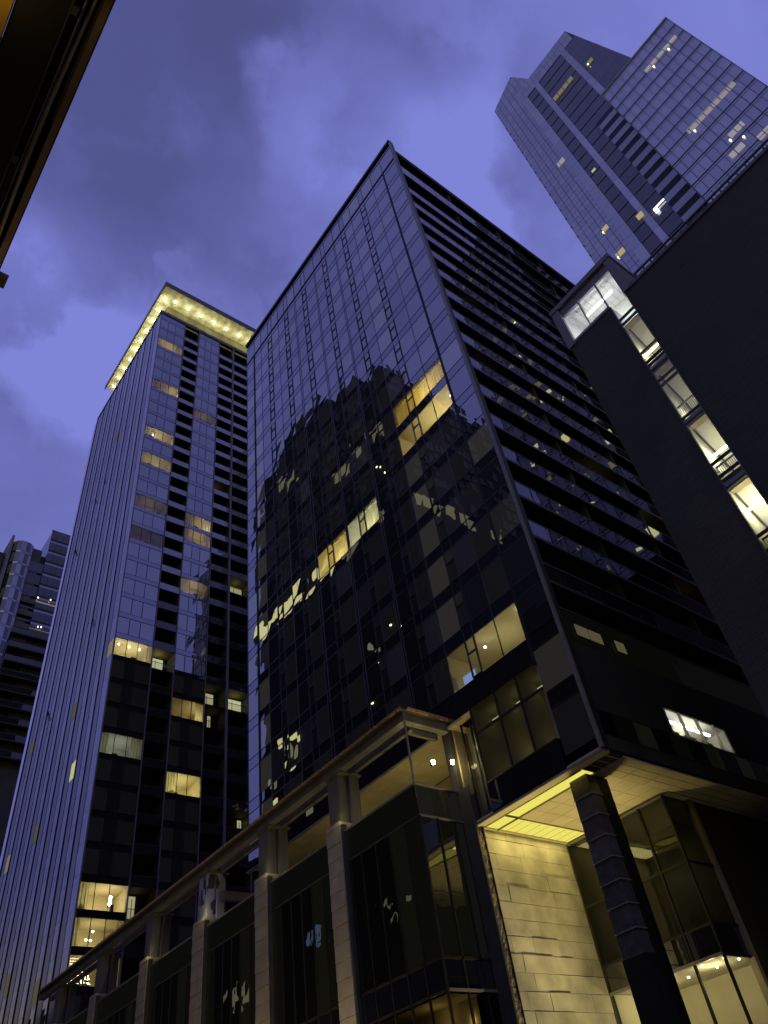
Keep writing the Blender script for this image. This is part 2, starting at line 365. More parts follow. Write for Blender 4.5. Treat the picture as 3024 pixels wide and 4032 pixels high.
# ------------------------------------------------------------------ ground
mb = MB(); mb.poly([(-900,-900,GZ-.02),(900,-900,GZ-.02),(900,900,GZ-.02),(-900,900,GZ-.02)], M['ground']); structure('ground', mb)
mb = MB(); mb.poly([(4,-300,GZ-.012),(18,-300,GZ-.012),(18,300,GZ-.012),(4,300,GZ-.012)], M['asphalt']); structure('road', mb)
mb = MB()
for i in range(-20, 20): mb.poly([(10.9,i*9,GZ-.008),(11.1,i*9,GZ-.008),(11.1,i*9+3,GZ-.008),(10.9,i*9+3,GZ-.008)], M['marking'])
structure('road_marking', mb)
mb = MB(); mb.box(-1.2, 4, -300, 300, GZ-.015, GZ+.12, M['paving']); mb.box(18, 52, -300, 300, GZ-.015, GZ+.12, M['paving']); structure('pavement', mb)

#==MAIN==
# ------------------------------------------------------------------ MAIN GLASS TOWER
MX, YC, YE = 26.0, 16.7, 45.4
mt = thing('apartment_tower', 'dark glass apartment tower in the middle with balconies stacked up its right face', 'tower', (26, 16.7, GZ))
PITCH, S0, WH = 3.1, 20.18, 2.26
mods = [  # boundaries, panes, the narrow opening one marked
 [(18.62,20.3),(20.3,21.87),('n',21.87,22.55),(22.55,24.1)],
 [(24.1,25.35),('n',25.35,25.98),(25.98,27.2)],
 [(27.4,28.9),('n',28.9,29.56),(29.56,30.95)],
 [(31.17,32.86),('n',32.86,33.55),(33.55,34.87)],
 [(35.13,36.46),('n',36.46,37.15),(37.15,38.5)],
 [(38.5,39.9),('n',39.9,40.65),(40.65,42.2),(42.2,43.7)]]
LIT = {(7,0):'curt', (6,0):'lamp', (5,2):'pale', (5,3):'yel', (0,0):'low'}
PALE = {(17,0),(17,1),(15,0),(15,1),(14,2),(14,5),(13,3),(9,0),(8,0),(7,2),(16,5),(16,4)}
def window_mb(mod, z0, z1, mat):
    b = MB()
    for p in mod:
        if p[0] == 'n':
            y0, y1 = p[1], p[2]; zt = z0 + .62*(z1-z0) if True else z1
            b.px(MX, y0+.05, y1-.05, z0+.05, zt-.04, mat, .004); b.px(MX, y0+.05, y1-.05, zt+.04, z1-.04, mat, .004)
            for a, c, d, e_ in ((y0, y1, zt-.045, zt+.045), (y0, y1, z0, z0+.055)): b.box(MX-.05, MX+.03, a+.05, c-.05, d, e_, M['mullion'])
            b.box(MX-.055, MX+.03, y0-.03, y0+.05, z0, z1-.04, M['mullion']); b.box(MX-.055, MX+.03, y1-.05, y1+.03, z0, z1-.04, M['mullion'])
        else:
            g = mat
            if mat is M['glass'] and random.random() < .12: g = M['glass_pale']
            b.px(MX, p[0]+.03, p[1]-.03, z0+.01, z1-.01, g, .004)
    return b
stuff = MB()
for k in range(0, 18):
    z0 = S0 + PITCH*k; z1 = z0 + WH
    for j, mod in enumerate(mods):
        lit = LIT.get((k, j)); mat = M['glass_clear'] if lit else (M['glass_pale'] if (k, j) in PALE else M['glass'])
        b = window_mb(mod, z0, z1, mat)
        if k >= 16:
            n = len(stuff.v); stuff.v += b.v; stuff.f += [tuple(n+i for i in f) for f in b.f]
            stuff.m += [stuff.mi(b.mats[i]) for i in b.m]; continue
        o = b.build('window', mt)
        ya = mod[0][0] if mod[0][0] != 'n' else mod[0][1]; yb = mod[-1][-1]
        if lit == 'curt':
            o['label'] = 'lit window with yellow curtains drawn'
            room_x(o, ya, yb, z0, z1, MX, 3.5, M['cream'], 190, (1, .84, .36), lpos=(27.9, 21.3, z0+.7), furn=False)
            curtain(26.35, ya+.1, yb-.1, z0, z1-.1, M['yellow_curtain']).build('curtain', o)
        if lit == 'lamp':
            o['label'] = 'bright lit window with round ceiling lamps'
            room_x(o, ya, yb, z0, z1, MX, 3.2, M['cream'], 150, (1, .88, .46), bulbs=[(.7, 19.2, z1-.25), (.9, 22.1, z1-1.0)], lpos=(27.3, 20.8, z0+.5))
        if lit in ('pale', 'yel'):
            o['label'] = 'lit window with pale curtains' if lit == 'pale' else 'lit window with yellow curtains half drawn'
            room_x(o, ya, yb, z0, z1, MX, 3.0, M['white_wall'] if lit == 'pale' else M['cream'], 110 if lit == 'pale' else 130, (.95, .95, .62) if lit == 'pale' else (1, .86, .36), lpos=(27.4, ya+1.6, z0+.5))
            curtain(26.3, ya+.1, (ya+yb)/2+(.9 if lit == 'pale' else .2), z0, z1-.1, M['pale_curtain']).build('curtain', o)
        if lit == 'low':
            o['label'] = 'lit window with a television glowing in its corner'
            room_x(o, ya, yb, z0, z1, MX, 4.5, M['cream'], 48, (1, .95, .56), bulbs=[(.6, 19.0, z1-.2), (.7, 21.9, z1-.5), (.9, 20.6, z0+.5)], lpos=(27.4, 20.9, z0+.5))
            t = MB(); t.px(26.5, 22.75, 23.7, z0+.25, z0+.85, M['tv']); t.build('television', o)
stuff.build('window', mt, kind='stuff')
# lower block windows (tall, dim)
low = [(18.62,20.02),(20.02,21.5),(21.5,23.25)]
for i, (a, b_) in enumerate(low):
    b = MB(); b.px(MX, a+.04, b_-.04, 14.95, 17.35, M['glass_clear'], .006); b.px(MX, a+.04, b_-.04, 17.47, 18.75, M['glass_clear'], .006)
    b.box(MX-.04, MX+.04, a, b_, 17.35, 17.47, M['mullion'])
    o = b.build('window', mt)
    room_x(o, a, b_, 14.9, 18.8, MX, 4, M['cream'], 1.6 + 1.2*(i == 1), (1, .95, .6), furn=False)
    t = MB(); t.box(27.2, 27.35, a+.3, b_-.2, 18.3, 18.36, M['lit_green']); t.build('ceiling_lamp', o)
# curtain wall frame, spandrels and corner strips
cw = MB()
zs_top = S0 + PITCH*18
for k in range(0, 18):
    z1 = S0 + PITCH*k + WH; z2 = S0 + PITCH*(k+1)
    ys = [16.75, 18.6] + sorted({round(p[-2], 2) for md in mods for p in md} | {43.7, 45.35})
    for a, b_ in zip(ys, ys[1:]):
        if b_ - a < .1: continue
        cw.px(MX, a+.03, b_-.03, z1+.035, z2-.035, M['spandrel'], .003)
    for z in (z1, z2): cw.box(MX-.02, MX+.03, 16.75, 45.35, z-.026, z+.026, M['frame_blue'])
for a in (27.3, 31.06, 35.0):                                   # double mullions: metal cover between two thin frames
    cw.px(MX, a-.08, a+.08, S0, zs_top+3.3, M['spandrel'])
for y in (16.78, 20.3, 24.1, 27.2, 27.4, 30.95, 31.17, 34.87, 35.13, 38.5, 42.2, 45.33):
    cw.box(MX-.025, MX+.03, y-.024, y+.024, S0, zs_top-.03, M['frame_blue'])
for y in (21.87, 22.55, 25.35, 25.98, 28.9, 29.56, 32.86, 33.55, 36.46, 37.15, 39.9, 40.65):
    cw.box(MX-.022, MX+.03, y-.018, y+.018, S0, zs_top-.03, M['frame_blue'])
for y in (18.6, 43.7): cw.box(MX-.07, MX+.03, y-.07, y+.07, S0-1.5, zs_top, M['black'])
cw.box(MX-.06, MX+.03, 16.75, 45.35, zs_top-.02, zs_top+.14, M['black'])
cw.build('mullion_frame', mt)
for a, b_ in ((16.8, 18.53), (43.77, 45.3)):
    st = MB()
    for k in range(-2 if a < 20 else 0, 18):
        z0 = S0 + PITCH*k; st.px(MX, a, b_, z0+.04, z0+WH-.04, M['glass'], .006)
        if k < 0: st.px(MX, a, b_, z0+WH+.04, z0+PITCH-.03, M['spandrel'], .003); st.box(MX-.03, MX+.03, a, b_, z0+WH-.03, z0+WH+.03, M['mullion'])
    st.build('corner_glass', mt)
tp = MB(); ztop = zs_top + .15
for a, b_ in zip([16.78,18.6,20.3,21.87,22.55,24.1,25.35,25.98,27.3,28.9,29.56,31.06,32.86,33.55,35.0,36.46,37.15,38.5,39.9,40.65,42.2,43.7], [18.6,20.3,21.87,22.55,24.1,25.35,25.98,27.3,28.9,29.56,31.06,32.86,33.55,35.0,36.46,37.15,38.5,39.9,40.65,42.2,43.7,45.35]):
    tp.px(MX, a+.025, b_-.025, ztop, ztop+2.75, M['glass'], .006); tp.box(MX-.03, MX+.03, a-.02, a+.02, ztop, ztop+2.75, M['mullion'])
tp.box(MX-.03, MX+.03, 16.75, 45.35, ztop+2.75, ztop+2.82, M['mullion'])
tp.px(MX, 16.78, 45.3, ztop+2.83, ztop+3.7, M['spandrel'])
tp.box(MX-.18, MX+.4, 16.6, 45.45, ztop+3.7, 80.25, M['mullion'])
tp.box(MX-.1, MX+.3, 16.62, 45.4, 80.25, 80.45, M['metal_light'])
tp.build('parapet', mt)
# shell: roof, rear and side walls, floor of the overhang
sh = MB()
sh.box(26.35, 60, 18.6, 45.3, 78.05, 78.4, M['dark_soffit'])
sh.box(60.1, 60.4, 16.9, 45.3, 13.6, 78, M['far_wall']); sh.box(26.3, 60, 45.1, 45.38, 14, 79, M['mirror_wall'])
for k in range(0, 19):                                        # floor plates close the rooms off from one another
    sh.box(26.32, 59.8, 18.9, 45.0, S0+PITCH*k-.5, S0+PITCH*k-.25, M['black'])
sh.build('wall', mt)
# overhang soffit over the terrace (z 18.75) and its dark fascia
ov = MB()
ov.px(MX, 24.0, 45.35, 18.75, S0-.03, M['spandrel'], 0)
for i in range(16):
    for j in range(3):
        y0 = 24.66 + i*1.32; x0 = 26.02 + j*1.25
        ov.box(x0, x0+1.235, y0, y0+1.305, 18.70, 18.76, M['soffit'])
ov.px(MX, 18.68, 24.0, 18.78, S0-.03, M['spandrel'])
ov.box(26.0, 26.5, 23.3, 24.62, 18.70, 18.76, M['soffit'])
ov.box(MX-.05, MX+.1, 24.0, 45.4, 18.66, 18.72, M['metal_light'])
ov.build('overhang_soffit', mt)
ls = MB(); ls.px(MX, 18.68, 23.3, 13.45, 14.9, M['spandrel']); ls.box(MX-.04, MX+.04, 18.68, 23.3, 14.87, 14.95, M['mullion'])
for y in (20.02, 21.5, 23.27): ls.box(MX-.05, MX+.04, y-.04, y+.04, 14.9, 18.8, M['mullion'])
ls.box(26.02, 26.5, 23.3, 23.36, 14.95, 18.7, M['black'])
for a, b_ in ((23.36, 23.95), (23.95, 24.6)):
    ls.px(26.5, a+.03, b_-.03, 14.0, 18.68, M['thin_glass']); ls.box(26.45, 26.55, b_-.03, b_+.03, 14, 18.68, M['mullion'])
ls.build('lower_wall', mt)
cu = curtain(26.8, 23.4, 24.55, 14.2, 18.5, M['pale_curtain'], .05); cu.build('curtain', mt)
light('room_light', (26.62, 23.9, 17.2), 2.5, WARM, .05, mt)
# corner fin
fin = MB(); fin.box(25.86, 26.0, 16.55, 16.72, 13.5, 79.6, M['metal_light']); fin.box(26.0, 26.35, 16.55, 16.68, 13.5, 79.6, M['mullion']); fin.build('corner_fin', mt)
# balconies on the right face
BX1 = 60.0
zb = [22.5 + 3.07*k for k in range(16)] + [73.0]
def balcony(z, top, soffit, nrm=1.27):
    b = MB()
    b.box(26.36, BX1, 16.75, 18.5, z, z+.24, soffit)             # slab
    b.box(26.36, BX1, 16.70, 16.748, z+.0, z+.2, M['mullion_mid'])
    x = 26.36
    while x < BX1-.1:
        x2 = min(x+1.55, BX1); b.py(16.72, x+.02, x2-.02, z+.21, z+nrm, M['glass_rail'], .006); x = x2
    b.box(26.36, BX1, 16.70, 16.76, z+nrm, z+nrm+.05, M['metal_light'])
    o = b.build('balcony', mt)
    return o
for k, z in enumerate(zb):
    sf = M['olive'] if k in (0, 3, 4, 6) else M['dark_soffit']
    balcony(z, 0, sf, 1.27 if k < 16 else 1.9)
bw = MB()
for k, z in enumerate(zb):
    zt = (zb[k+1] if k+1 < len(zb) else 78.0)
    x = 26.36
    while x < BX1-.2:
        x2 = min(x+2.3, BX1); bw.py(18.52, x+.04, x2-.04, z+.26, zt-.05, M['glass']); bw.box(x2-.04, x2+.04, 18.44, 18.53, z+.25, zt-.02, M['mullion']); x = x2
for x in (33.6, 40.8, 47.5, 54.5): bw.box(x, x+.18, 16.9, 18.5, 22.8, 77.9, M['dark_soffit'])
bw.build('balcony_wall', mt)
for (k, x0, x1, c, pw) in ((3, 38.5, 43.6, (1, .85, .4), 14), (4, 36.5, 40, (1, .85, .4), 7), (9, 29, 31, (1, .8, .35), 4), (1, 41, 44, (1, .6, .2), 4), (6, 27.5, 30.5, (1, .6, .15), 3), (12, 30, 32, (1, .9, .6), 1.5)):
    light('balcony_light', ((x0+x1)/2, 17.7, zb[k]+1.6), pw, c, .08, mt)
# lower right wall
lw = MB()
lw.py(16.72, 26.36, BX1, 19.0, 20.9, M['glass_dark']); lw.box(26.36, BX1, 16.69, 16.76, 20.9, 21.0, M['mullion_mid'])
lw.box(26.36, BX1, 16.8, 18.5, 20.95, 21.1, M['olive']); lw.box(26.36, BX1, 18.3, 18.5, 19, 22.5, M['olive'])
for a, b_ in ((26.36, 32.2), (37.5, BX1)): lw.box(a, b_, 16.70, 16.9, 15.45, 16.9, M['olive'])
lw.box(26.36, BX1, 16.70, 16.9, 16.9, 19.0, M['olive']); 
x = 26.36
while x < BX1-.2:
    x2 = min(x+1.35, BX1); lw.py(16.71, x+.03, x2-.03, 14.3, 15.4, M['glass_dark'], .008); x = x2
lw.box(26.36, BX1, 16.73, 16.9, 13.62, 15.45, M['dark_soffit'])
lw.build('lower_wall', mt, label='olive brown wall with a dark glass band below the balconies')
b = MB()
for (a, b_) in ((32.2, 33.5), (33.5, 34.95), (34.95, 36.4), (36.4, 37.5)):
    b.py(16.74, a+.04, b_-.04, 15.5, 16.85, M['glass_clear'])
    b.box(a-.03, a+.04, 16.66, 16.8, 15.45, 16.9, M['metal_light']); b.box(a, b_, 16.66, 16.74, 15.42, 15.5, M['metal_light'])
o = b.build('window', mt, label='bright white lit window low on the right face')
room_y(o, 32.2, 37.5, 15.5, 16.88, 16.75, 2.4, M['white_wall'], 70, (1, .97, .70), furn=False, lpos=(35, 17.6, 15.9))
for a, b_ in ((32.3, 33.4), (33.65, 34.8), (35.1, 36.2)):
    t = MB(); t.tube((a, 17.0, 16.42), (b_, 17.0, 16.42), .07, M['white_tube']); t.build('tube_lamp', o)
    t = MB(); t.box(a, b_-.3, 16.9, 17.6, 15.52, 15.85, M['mullion_mid']); t.build('shelf', o)
for i, (a, b_) in enumerate(((27.2, 28.1), (28.2, 29.1), (30.2, 30.9))):
    b = MB(); b.box(a, b_, 16.62, 16.69, 19.5, 20.1, M['lit_faint']); b.box(a-.04, b_+.04, 16.66, 16.70, 19.46, 20.14, M['mullion']); b.build('window', mt, label='small dim lit window')
# roof railing on the right edge
rr = MB()
for i in range(23):
    x = 26.8 + i*1.4; rr.py(17.0, x+.03, x+1.37, 78.75, 79.95, M['glass_rail'], .01); rr.box(x-.03, x+.03, 16.98, 17.04, 78.5, 80.0, M['metal_light'])
rr.box(26.8, 59.0, 16.97, 17.04, 79.95, 80.02, M['metal_light']); rr.box(26.36, BX1, 16.72, 18.6, 78.0, 78.6, M['olive'])
rr.build('roof_railing', mt)
# ---- soffit of the cantilever, z = 13.4
sf = MB(); SZ = 13.4
sf.box(26.0, 26.5, 16.72, 24.6, SZ, SZ+.2, M['soffit'])
sf.box(25.93, 26.0, 16.66, 24.6, SZ-.02, SZ+.08, M['metal_light'])
sf.box(26.5, 27.35, 16.72, 18.3, SZ+.02, SZ+.2, M['black'])
for i in range(3): sf.box(26.5, 27.35, 16.95+i*.45, 17.0+i*.45, SZ, SZ+.03, M['soffit'])
sf.box(27.35, 27.42, 16.8, 18.4, SZ-.01, SZ+.05, M['soffit'])
for i in range(5):
    for j in range(5):
        x0, x1, y0, y1 = 27.42+i*1.02, 28.42+i*1.02, 18.3+j*.98, 19.26+j*.98
        sf.box(x0, x1, y0, min(y1, 23.2), SZ+.06, SZ+.12, M['soffit'])
for i in range(12):
    for j in range(3):
        x0 = 27.42+i*1.6; sf.box(x0, x0+1.57, 16.75+j*.5, 17.22+j*.5, SZ+.01, SZ+.08, M['soffit']) if j < 3 else None
for i in range(11):
    for j in range(5): 
        x0 = 32.55+i*1.6; sf.box(x0, x0+1.57, 18.28+j*1.3, 19.5+j*1.3, SZ+.01, SZ+.08, M['soffit'])
sf.box(26.5, 50, 16.8, 24.6, SZ+.13, SZ+.22, M['black'])
for yy in (16.72, 16.75): pass
sf.box(26.5, 32.3, 24.5, 24.66, SZ-.01, SZ+.1, M['soffit']); sf.build('soffit', mt)
gp = MB()
for j in range(14):                                            # strip along the outer edge
    for i in range(3): gp.box(26.53+i*.29, 26.805+i*.29, 18.42+j*.335, 18.735+j*.335, SZ+.05, SZ+.07, M['glow_panel'])
gp.build('glow_ceiling_panel', mt); gp = MB()
for i in range(20):                                            # strip along the stone wall
    for j in range(4): gp.box(26.53+i*.29, 26.805+i*.29, 23.32+j*.3, 23.605+j*.3, SZ+.05, SZ+.07, M['glow_panel'])
gp.build('glow_ceiling_panel', mt)
fr = MB()
for x in (26.5, 27.4): fr.box(x-.02, x+.02, 18.35, 24.6, SZ-.03, SZ+.04, M['metal_light'])
for i in range(9): fr.box(27.4+i*.58, 27.415+i*.58, 23.25, 24.55, SZ+.035, SZ+.048, M['band_metal'])
fr.box(27.42, 32.3, 23.22, 23.25, SZ+.02, SZ+.1, M['soffit']); fr.build('ceiling_frame', mt)
light('soffit_glow', (29.2, 23.95, 13.3), 70, (1, .86, .32), kind='AREA', size=5.4, sy=1.0, aim=(0, 0, -1), parent=mt)
light('soffit_wash', (29.0, 21.8, 1.0), 3400, (1, .86, .42), kind='SPOT', r=.4, aim=(-.03, .09, 1), spot=56, parent=mt)
light('soffit_wash', (34.5, 15, 2.0), 90, (1, .9, .5), kind='SPOT', r=.5, aim=(-.25, .35, 1), spot=80, parent=mt)
# stone wall under the cantilever
sw = MB()
z = GZ+.12; row = 0
while z < 15.0:
    z2 = min(z+.69, 15.05); x = 26.36 - (row % 3)*.45
    xr = 32.3 if z < 13.2 else 27.0
    while x < xr:
        wd = random.choice((1.1, 1.35, 1.6, 1.9)); a = max(x, 26.36); b_ = min(x+wd, xr)
        if xr - b_ < .35: b_ = xr
        zt = z2 - .012
        if z < 13.39 < z2 and xr > 30: zt = 13.38
        if b_ - a > .05:
            d = random.uniform(-.010, .010) + (random.random() < .15)*.03; tl = random.uniform(0, .03)*(random.random() < .6)
            n = len(sw.v); y = 24.66
            sw.box(a+.001, b_-.001, y-d, y+.4, z+.004+(random.random() < .3)*random.uniform(0, .025), zt, M['stone'])
            for i_ in (4, 5): sw.v[n+i_] = (sw.v[n+i_][0], sw.v[n+i_][1]-tl, sw.v[n+i_][2])
        x = b_ if b_ >= xr else x+wd
    z = z2; row += 1
sw.box(26.36, 32.3, 24.72, 25.1, GZ+.12, 13.3, M['black'])
sw.build('stone_wall', mt)
# clad column
cl = MB(); z = 13.35; i = 0
while z > 6.8:
    z0 = z-.86; fl = .03
    for (x0, x1, y0, y1) in ((26.86, 27.48, 18.44, 19.4),):
        n = len(cl.v); cl.box(x0, x1, y0, y1, z0+.03, z, M['clad'])
        for q in range(4): vx, vy, vz = cl.v[n+q]; cl.v[n+q] = (vx-(fl if vx < 27 else 0), vy-(fl if vy < 19 else 0), vz)
        cl.box(x0-.07, x1, y0-.07, y1, z0-.012, z0+.03, M['band_metal'])
    z = z0; i += 1
cl.build('column_cladding', mt)
cc = MB(); cc.box(27.48, 28.35, 18.5, 19.4, GZ, 13.38, M['black']); cc.box(26.78, 27.48, 18.34, 19.44, GZ, z+.02, M['mullion']); cc.build('column', mt)
# lobby glass behind the column
lb = MB()
for (a, b_) in ((18.6, 20.05), (20.05, 21.3), (21.3, 22.6), (22.6, 24.6)):
    for (z0, z1) in ((7.95, 10.35), (10.45, 13.3)): lb.px(32.4, a+.04, b_-.04, z0, z1, M['glass_clear'], .006)
    lb.px(32.4, a+.04, b_-.04, 6.85, 7.9, M['spandrel']); lb.px(32.4, a+.04, b_-.04, GZ+.2, 6.75, M['glass_clear'], .006)
    lb.box(32.33, 32.45, a-.05, a+.05, GZ, 13.35, M['mullion'])
lb.box(32.34, 32.44, 18.6, 24.6, 10.35, 10.45, M['mullion']); lb.box(32.34, 32.44, 18.6, 24.6, 7.88, 7.96, M['mullion']); lb.box(32.3, 32.44, 18.6, 24.6, 6.74, 6.86, M['metal_light'])
lb.box(32.3, 32.5, 18.6, 24.6, 13.3, 13.4, M['metal_light'])
for (z0, z1, g) in ((GZ+.2, 6.7, 'glass_clear'), (6.8, 7.9, 'spandrel'), (8, 10.35, 'glass_clear'), (10.45, 13.3, 'glass_clear')): lb.py(18.58, 32.45, 34.3, z0, z1, M[g], .004)
for z0 in (6.7, 7.9, 10.35): lb.box(32.45, 34.3, 18.52, 18.6, z0, z0+.1, M['mullion'])
lb.box(34.3, 34.55, 18.4, 18.7, GZ, 13.38, M['tan'])
lb.box(34.55, 50, 18.5, 18.8, GZ, 13.38, M['olive'])
lb.box(32.3, 50, 24.62, 24.9, GZ, 13.39, M['olive']); lb.build('lobby_glass', mt)
li = MB()
for (z0, z1, m_) in ((7.96, 13.36, M['dark_soffit']), (GZ+.1, 6.8, M['cream'])):
    li.poly([(36, 18.7, z0), (36, 18.7, z1), (36, 24.5, z1), (36, 24.5, z0)], m_)
    li.poly([(32.5, 24.55, z0), (36, 24.55, z0), (36, 24.55, z1), (32.5, 24.55, z1)], m_)
    li.poly([(32.5, 18.7, z1), (32.5, 24.5, z1), (36, 24.5, z1), (36, 18.7, z1)], m_)
    li.poly([(32.5, 18.7, z0), (36, 18.7, z0), (36, 24.5, z0), (32.5, 24.5, z0)], m_)
li.build('lobby', mt)
for y in (19.0, 20.1, 21.6):
    for x in (33.0, 34.1):
        b = MB(); b.tube((x, y, 6.78), (x, y, 6.73), .04, M['bulb'], 8); b.build('ceiling_lamp', mt)
light('lobby_light', (33.6, 20, 6.2), 60, (1, .92, .55), .2, mt); light('lobby_light', (33.6, 23, 6.2), 60, (1, .92, .55), .2, mt); light('lobby_light', (34.5, 21.5, 11), 14, (.9, 1, .6), .3, mt)

#==PODIUM==
# ------------------------------------------------------------------ PODIUM
PX = 23.2
pd = thing('stone_podium', 'low podium of dark glass bays between stone pillars with a roof terrace', 'building', (23.2, 25.2, GZ))
pill = [(30.95, 32.15), (38.15, 39.4), (45.5, 46.85), (53.3, 54.5), (61.9, 63.0), (70.2, 71.3)]
for n_, (a, b_) in enumerate(pill):
    s_ = MB(); z = GZ+.12
    while z < 15.75:
        z2 = min(z+.74, 15.8); n = len(s_.v); dx = random.uniform(0, .02)
        s_.box(PX-.22-dx, PX+.7, a, b_, z+.012, z2-.012, M['stone_pillar'])
        t_ = random.uniform(.01, .035)
        for q in (0, 3): s_.v[n+q] = (s_.v[n+q][0]-t_, s_.v[n+q][1], s_.v[n+q][2])
        z = z2
    s_.box(PX-.15, PX+.65, a+.03, b_-.03, GZ, 15.7, M['black'])
    s_.box(PX-.18, PX+.1, a-.14, a-.02, GZ, 15.6, M['mullion_mid'])
    s_.build('pillar', pd)
    c_ = MB(); m_ = M['patchy'] if n_ == 2 else M['white_metal']
    c_.box(PX+.0, PX+.55, a+.1, b_-.08, 15.8, 18.4, m_); c_.box(PX+.62, PX+1.2, a-.1, b_-.5, 15.1, 18.4, m_ if n_ == 2 else M['white_metal'])
    c_.box(PX-.06, PX+1.35, a-.2, b_, 18.36, 18.47, M['white_metal'])
    c_.build('terrace_column', pd)
bays = [(25.2, 30.83)] + [(p[1], q[0]-.1) for p, q in zip(pill, pill[1:])] + [(71.3, 78)]
for i, (a, b_) in enumerate(bays):
    g = MB(); n = max(4, int(round((b_-a)/1.05))); st_ = (b_-a)/n
    for j in range(n):
        y0, y1 = a+j*st_, a+(j+1)*st_
        g.px(PX+.02, y0+.04, y1-.04, 8.1, 13.74, M['glass_dark'], .008); g.px(PX+.02, y0+.04, y1-.04, 6.95, 8.0, M['spandrel'], .004); 
        g.px(PX+.02, y0+.04, y1-.04, GZ+.2, 6.85, M['glass_clear'] if i == 0 else M['glass_dark'], .008)
        if j: g.box(PX-.02, PX+.08, y0-.035, y0+.035, GZ, 13.76, M['mullion'])
    g.box(PX-.02, PX+.08, a, b_, 8.0, 8.1, M['mullion']); g.box(PX-.02, PX+.08, a, b_, 6.85, 6.95, M['mullion'])
    o = g.build('glass_bay', pd)
    q = MB(); q.px(PX, a, b_, 13.82, 15.22, M['glass_dark'], 0); q.box(PX-.05, PX+.12, a, b_, 15.22, 15.30, M['metal_light']); q.box(PX-.03, PX+.1, a, b_, 13.76, 13.82, M['mullion_mid'])
    q.build('parapet', o)
# the return of the first bay, facing the forecourt
g = MB()
xs = [23.22, 24.3, 25.3, 25.86]
for a, b_ in zip(xs, xs[1:]):
    g.py(25.2, a+.04, b_-.04, 8.1, 13.74, M['glass_dark'], .006); g.py(25.2, a+.04, b_-.04, 6.95, 8.0, M['spandrel']); g.py(25.2, a+.04, b_-.04, GZ+.2, 6.85, M['glass_clear'])
    g.box(a-.04, a+.04, 25.14, 25.24, GZ, 13.76, M['mullion'])
g.py(25.18, 23.2, 25.9, 13.84, 15.22, M['glass_dark']); g.box(23.15, 25.95, 25.08, 25.18, 15.22, 15.30, M['metal_light']); g.box(23.18, 25.9, 25.12, 25.2, 13.76, 13.83, M['metal_light'])
g.box(23.25, 25.9, 25.14, 25.2, 8.0, 8.1, M['mullion']); g.box(23.25, 25.9, 25.12, 25.2, 6.85, 6.95, M['metal_light'])
g.build('glass_bay', pd, label='corner glass bay beside the stone wall')
ii = MB(); ii.poly([(24.9, 25.4, GZ), (24.9, 25.4, 6.8), (24.9, 30.8, 6.8), (24.9, 30.8, GZ)], M['tan']); ii.poly([(23.3, 25.3, 6.8), (23.3, 30.8, 6.8), (25.8, 30.8, 6.8), (25.8, 25.3, 6.8)], M['tan'])
ii.build('interior', pd)
light('shop_light', (24.2, 27.2, 6.2), 5, (1, .78, .3), .1, pd); light('shop_light', (24.8, 25.8, 6.0), 3, (1, .78, .3), .1, pd)
# rough stone strip in its dark metal frame
rs = MB()
import itertools
nz_ = 90; cols = 5
grid = [[(25.96 + .38*c_/cols, 24.55 - random.uniform(.02, .12), -1.4 + (15.0+1.4-1.6)*r_/nz_) for c_ in range(cols+1)] for r_ in range(nz_+1)]
for r_ in range(nz_):
    for c_ in range(cols):
        rs.poly([grid[r_][c_], grid[r_][c_+1], grid[r_+1][c_+1], grid[r_+1][c_]], M['rough_stone'])
for r_ in range(nz_):
    a = grid[r_][0]; b_ = grid[r_+1][0]; rs.poly([(a[0], 24.9, a[2]), a, b_, (b_[0], 24.9, b_[2])], M['rough_stone'])
rs.build('rough_stone_edge', pd)
fm = MB(); fm.box(25.86, 25.95, 24.4, 25.2, GZ, 15.3, M['mullion_mid']); fm.box(26.30, 26.36, 24.42, 25.1, GZ, 15.0, M['black']); fm.box(25.95, 26.3, 24.46, 24.6, 13.5, 14.9, M['mullion_mid']); fm.build('metal_frame', pd)
# terrace floor, back wall
tf = MB(); tf.box(PX+.15, 30, 25.3, 78, 14.2, 14.4, M['paving']); tf.box(29.8, 30.0, 25.1, 78, 14.4, 18.68, M['tan']); tf.box(26.4, 30, 25.1, 25.2, 14.4, 18.65, M['tan'])
tf.box(30, 31, 25.3, 78, GZ, 14.2, M['black']); tf.build('terrace', pd)
tb = MB()
for y in (30, 36, 42): tb.box(29.6, 29.8, y, y+2.2, 14.5, 17.5, M['glass_dark'])
tb.box(29.55, 29.62, 45.2, 45.5, 15, 17.4, M['lit_warm']); tb.build('door', pd)
cn = MB()
cn.box(PX-.12, PX+.35, 25.1, 75, 18.47, 18.95, M['white_metal'])
cn.box(PX-.30, PX+.5, 24.95, 75, 18.95, 19.05, M['mullion_mid'])
cn.box(PX+.75, PX+1.0, 25.7, 75, 18.42, 18.75, M['white_metal'])
cn.box(PX+.35, 26.05, 25.1, 25.5, 18.47, 18.95, M['white_metal']); cn.box(PX+.5, 26.1, 24.95, 25.4, 18.95, 19.05, M['mullion_mid'])
cn.box(PX+1.0, 26.0, 25.9, 26.15, 18.42, 18.7, M['white_metal'])
cn.box(PX+.6, 27.5, 44.6, 44.95, 16.6, 17.1, M['white_metal'])
cn.build('cornice_beam', pd)
gt = MB(); gt.box(PX-.34, PX-.3, 24.95, 74, 18.96, 19.0, M['gold']); y = 25.0
while y < 74: gt.box(PX-.36, PX-.28, y, y+random.uniform(.22, .3), 19.0, 19.10, M['gold']); y += .34
gt.build('gold_trim', pd); gt = MB(); gt.box(23.2, 26.0, 24.88, 24.94, 18.96, 19.0, M['gold'])
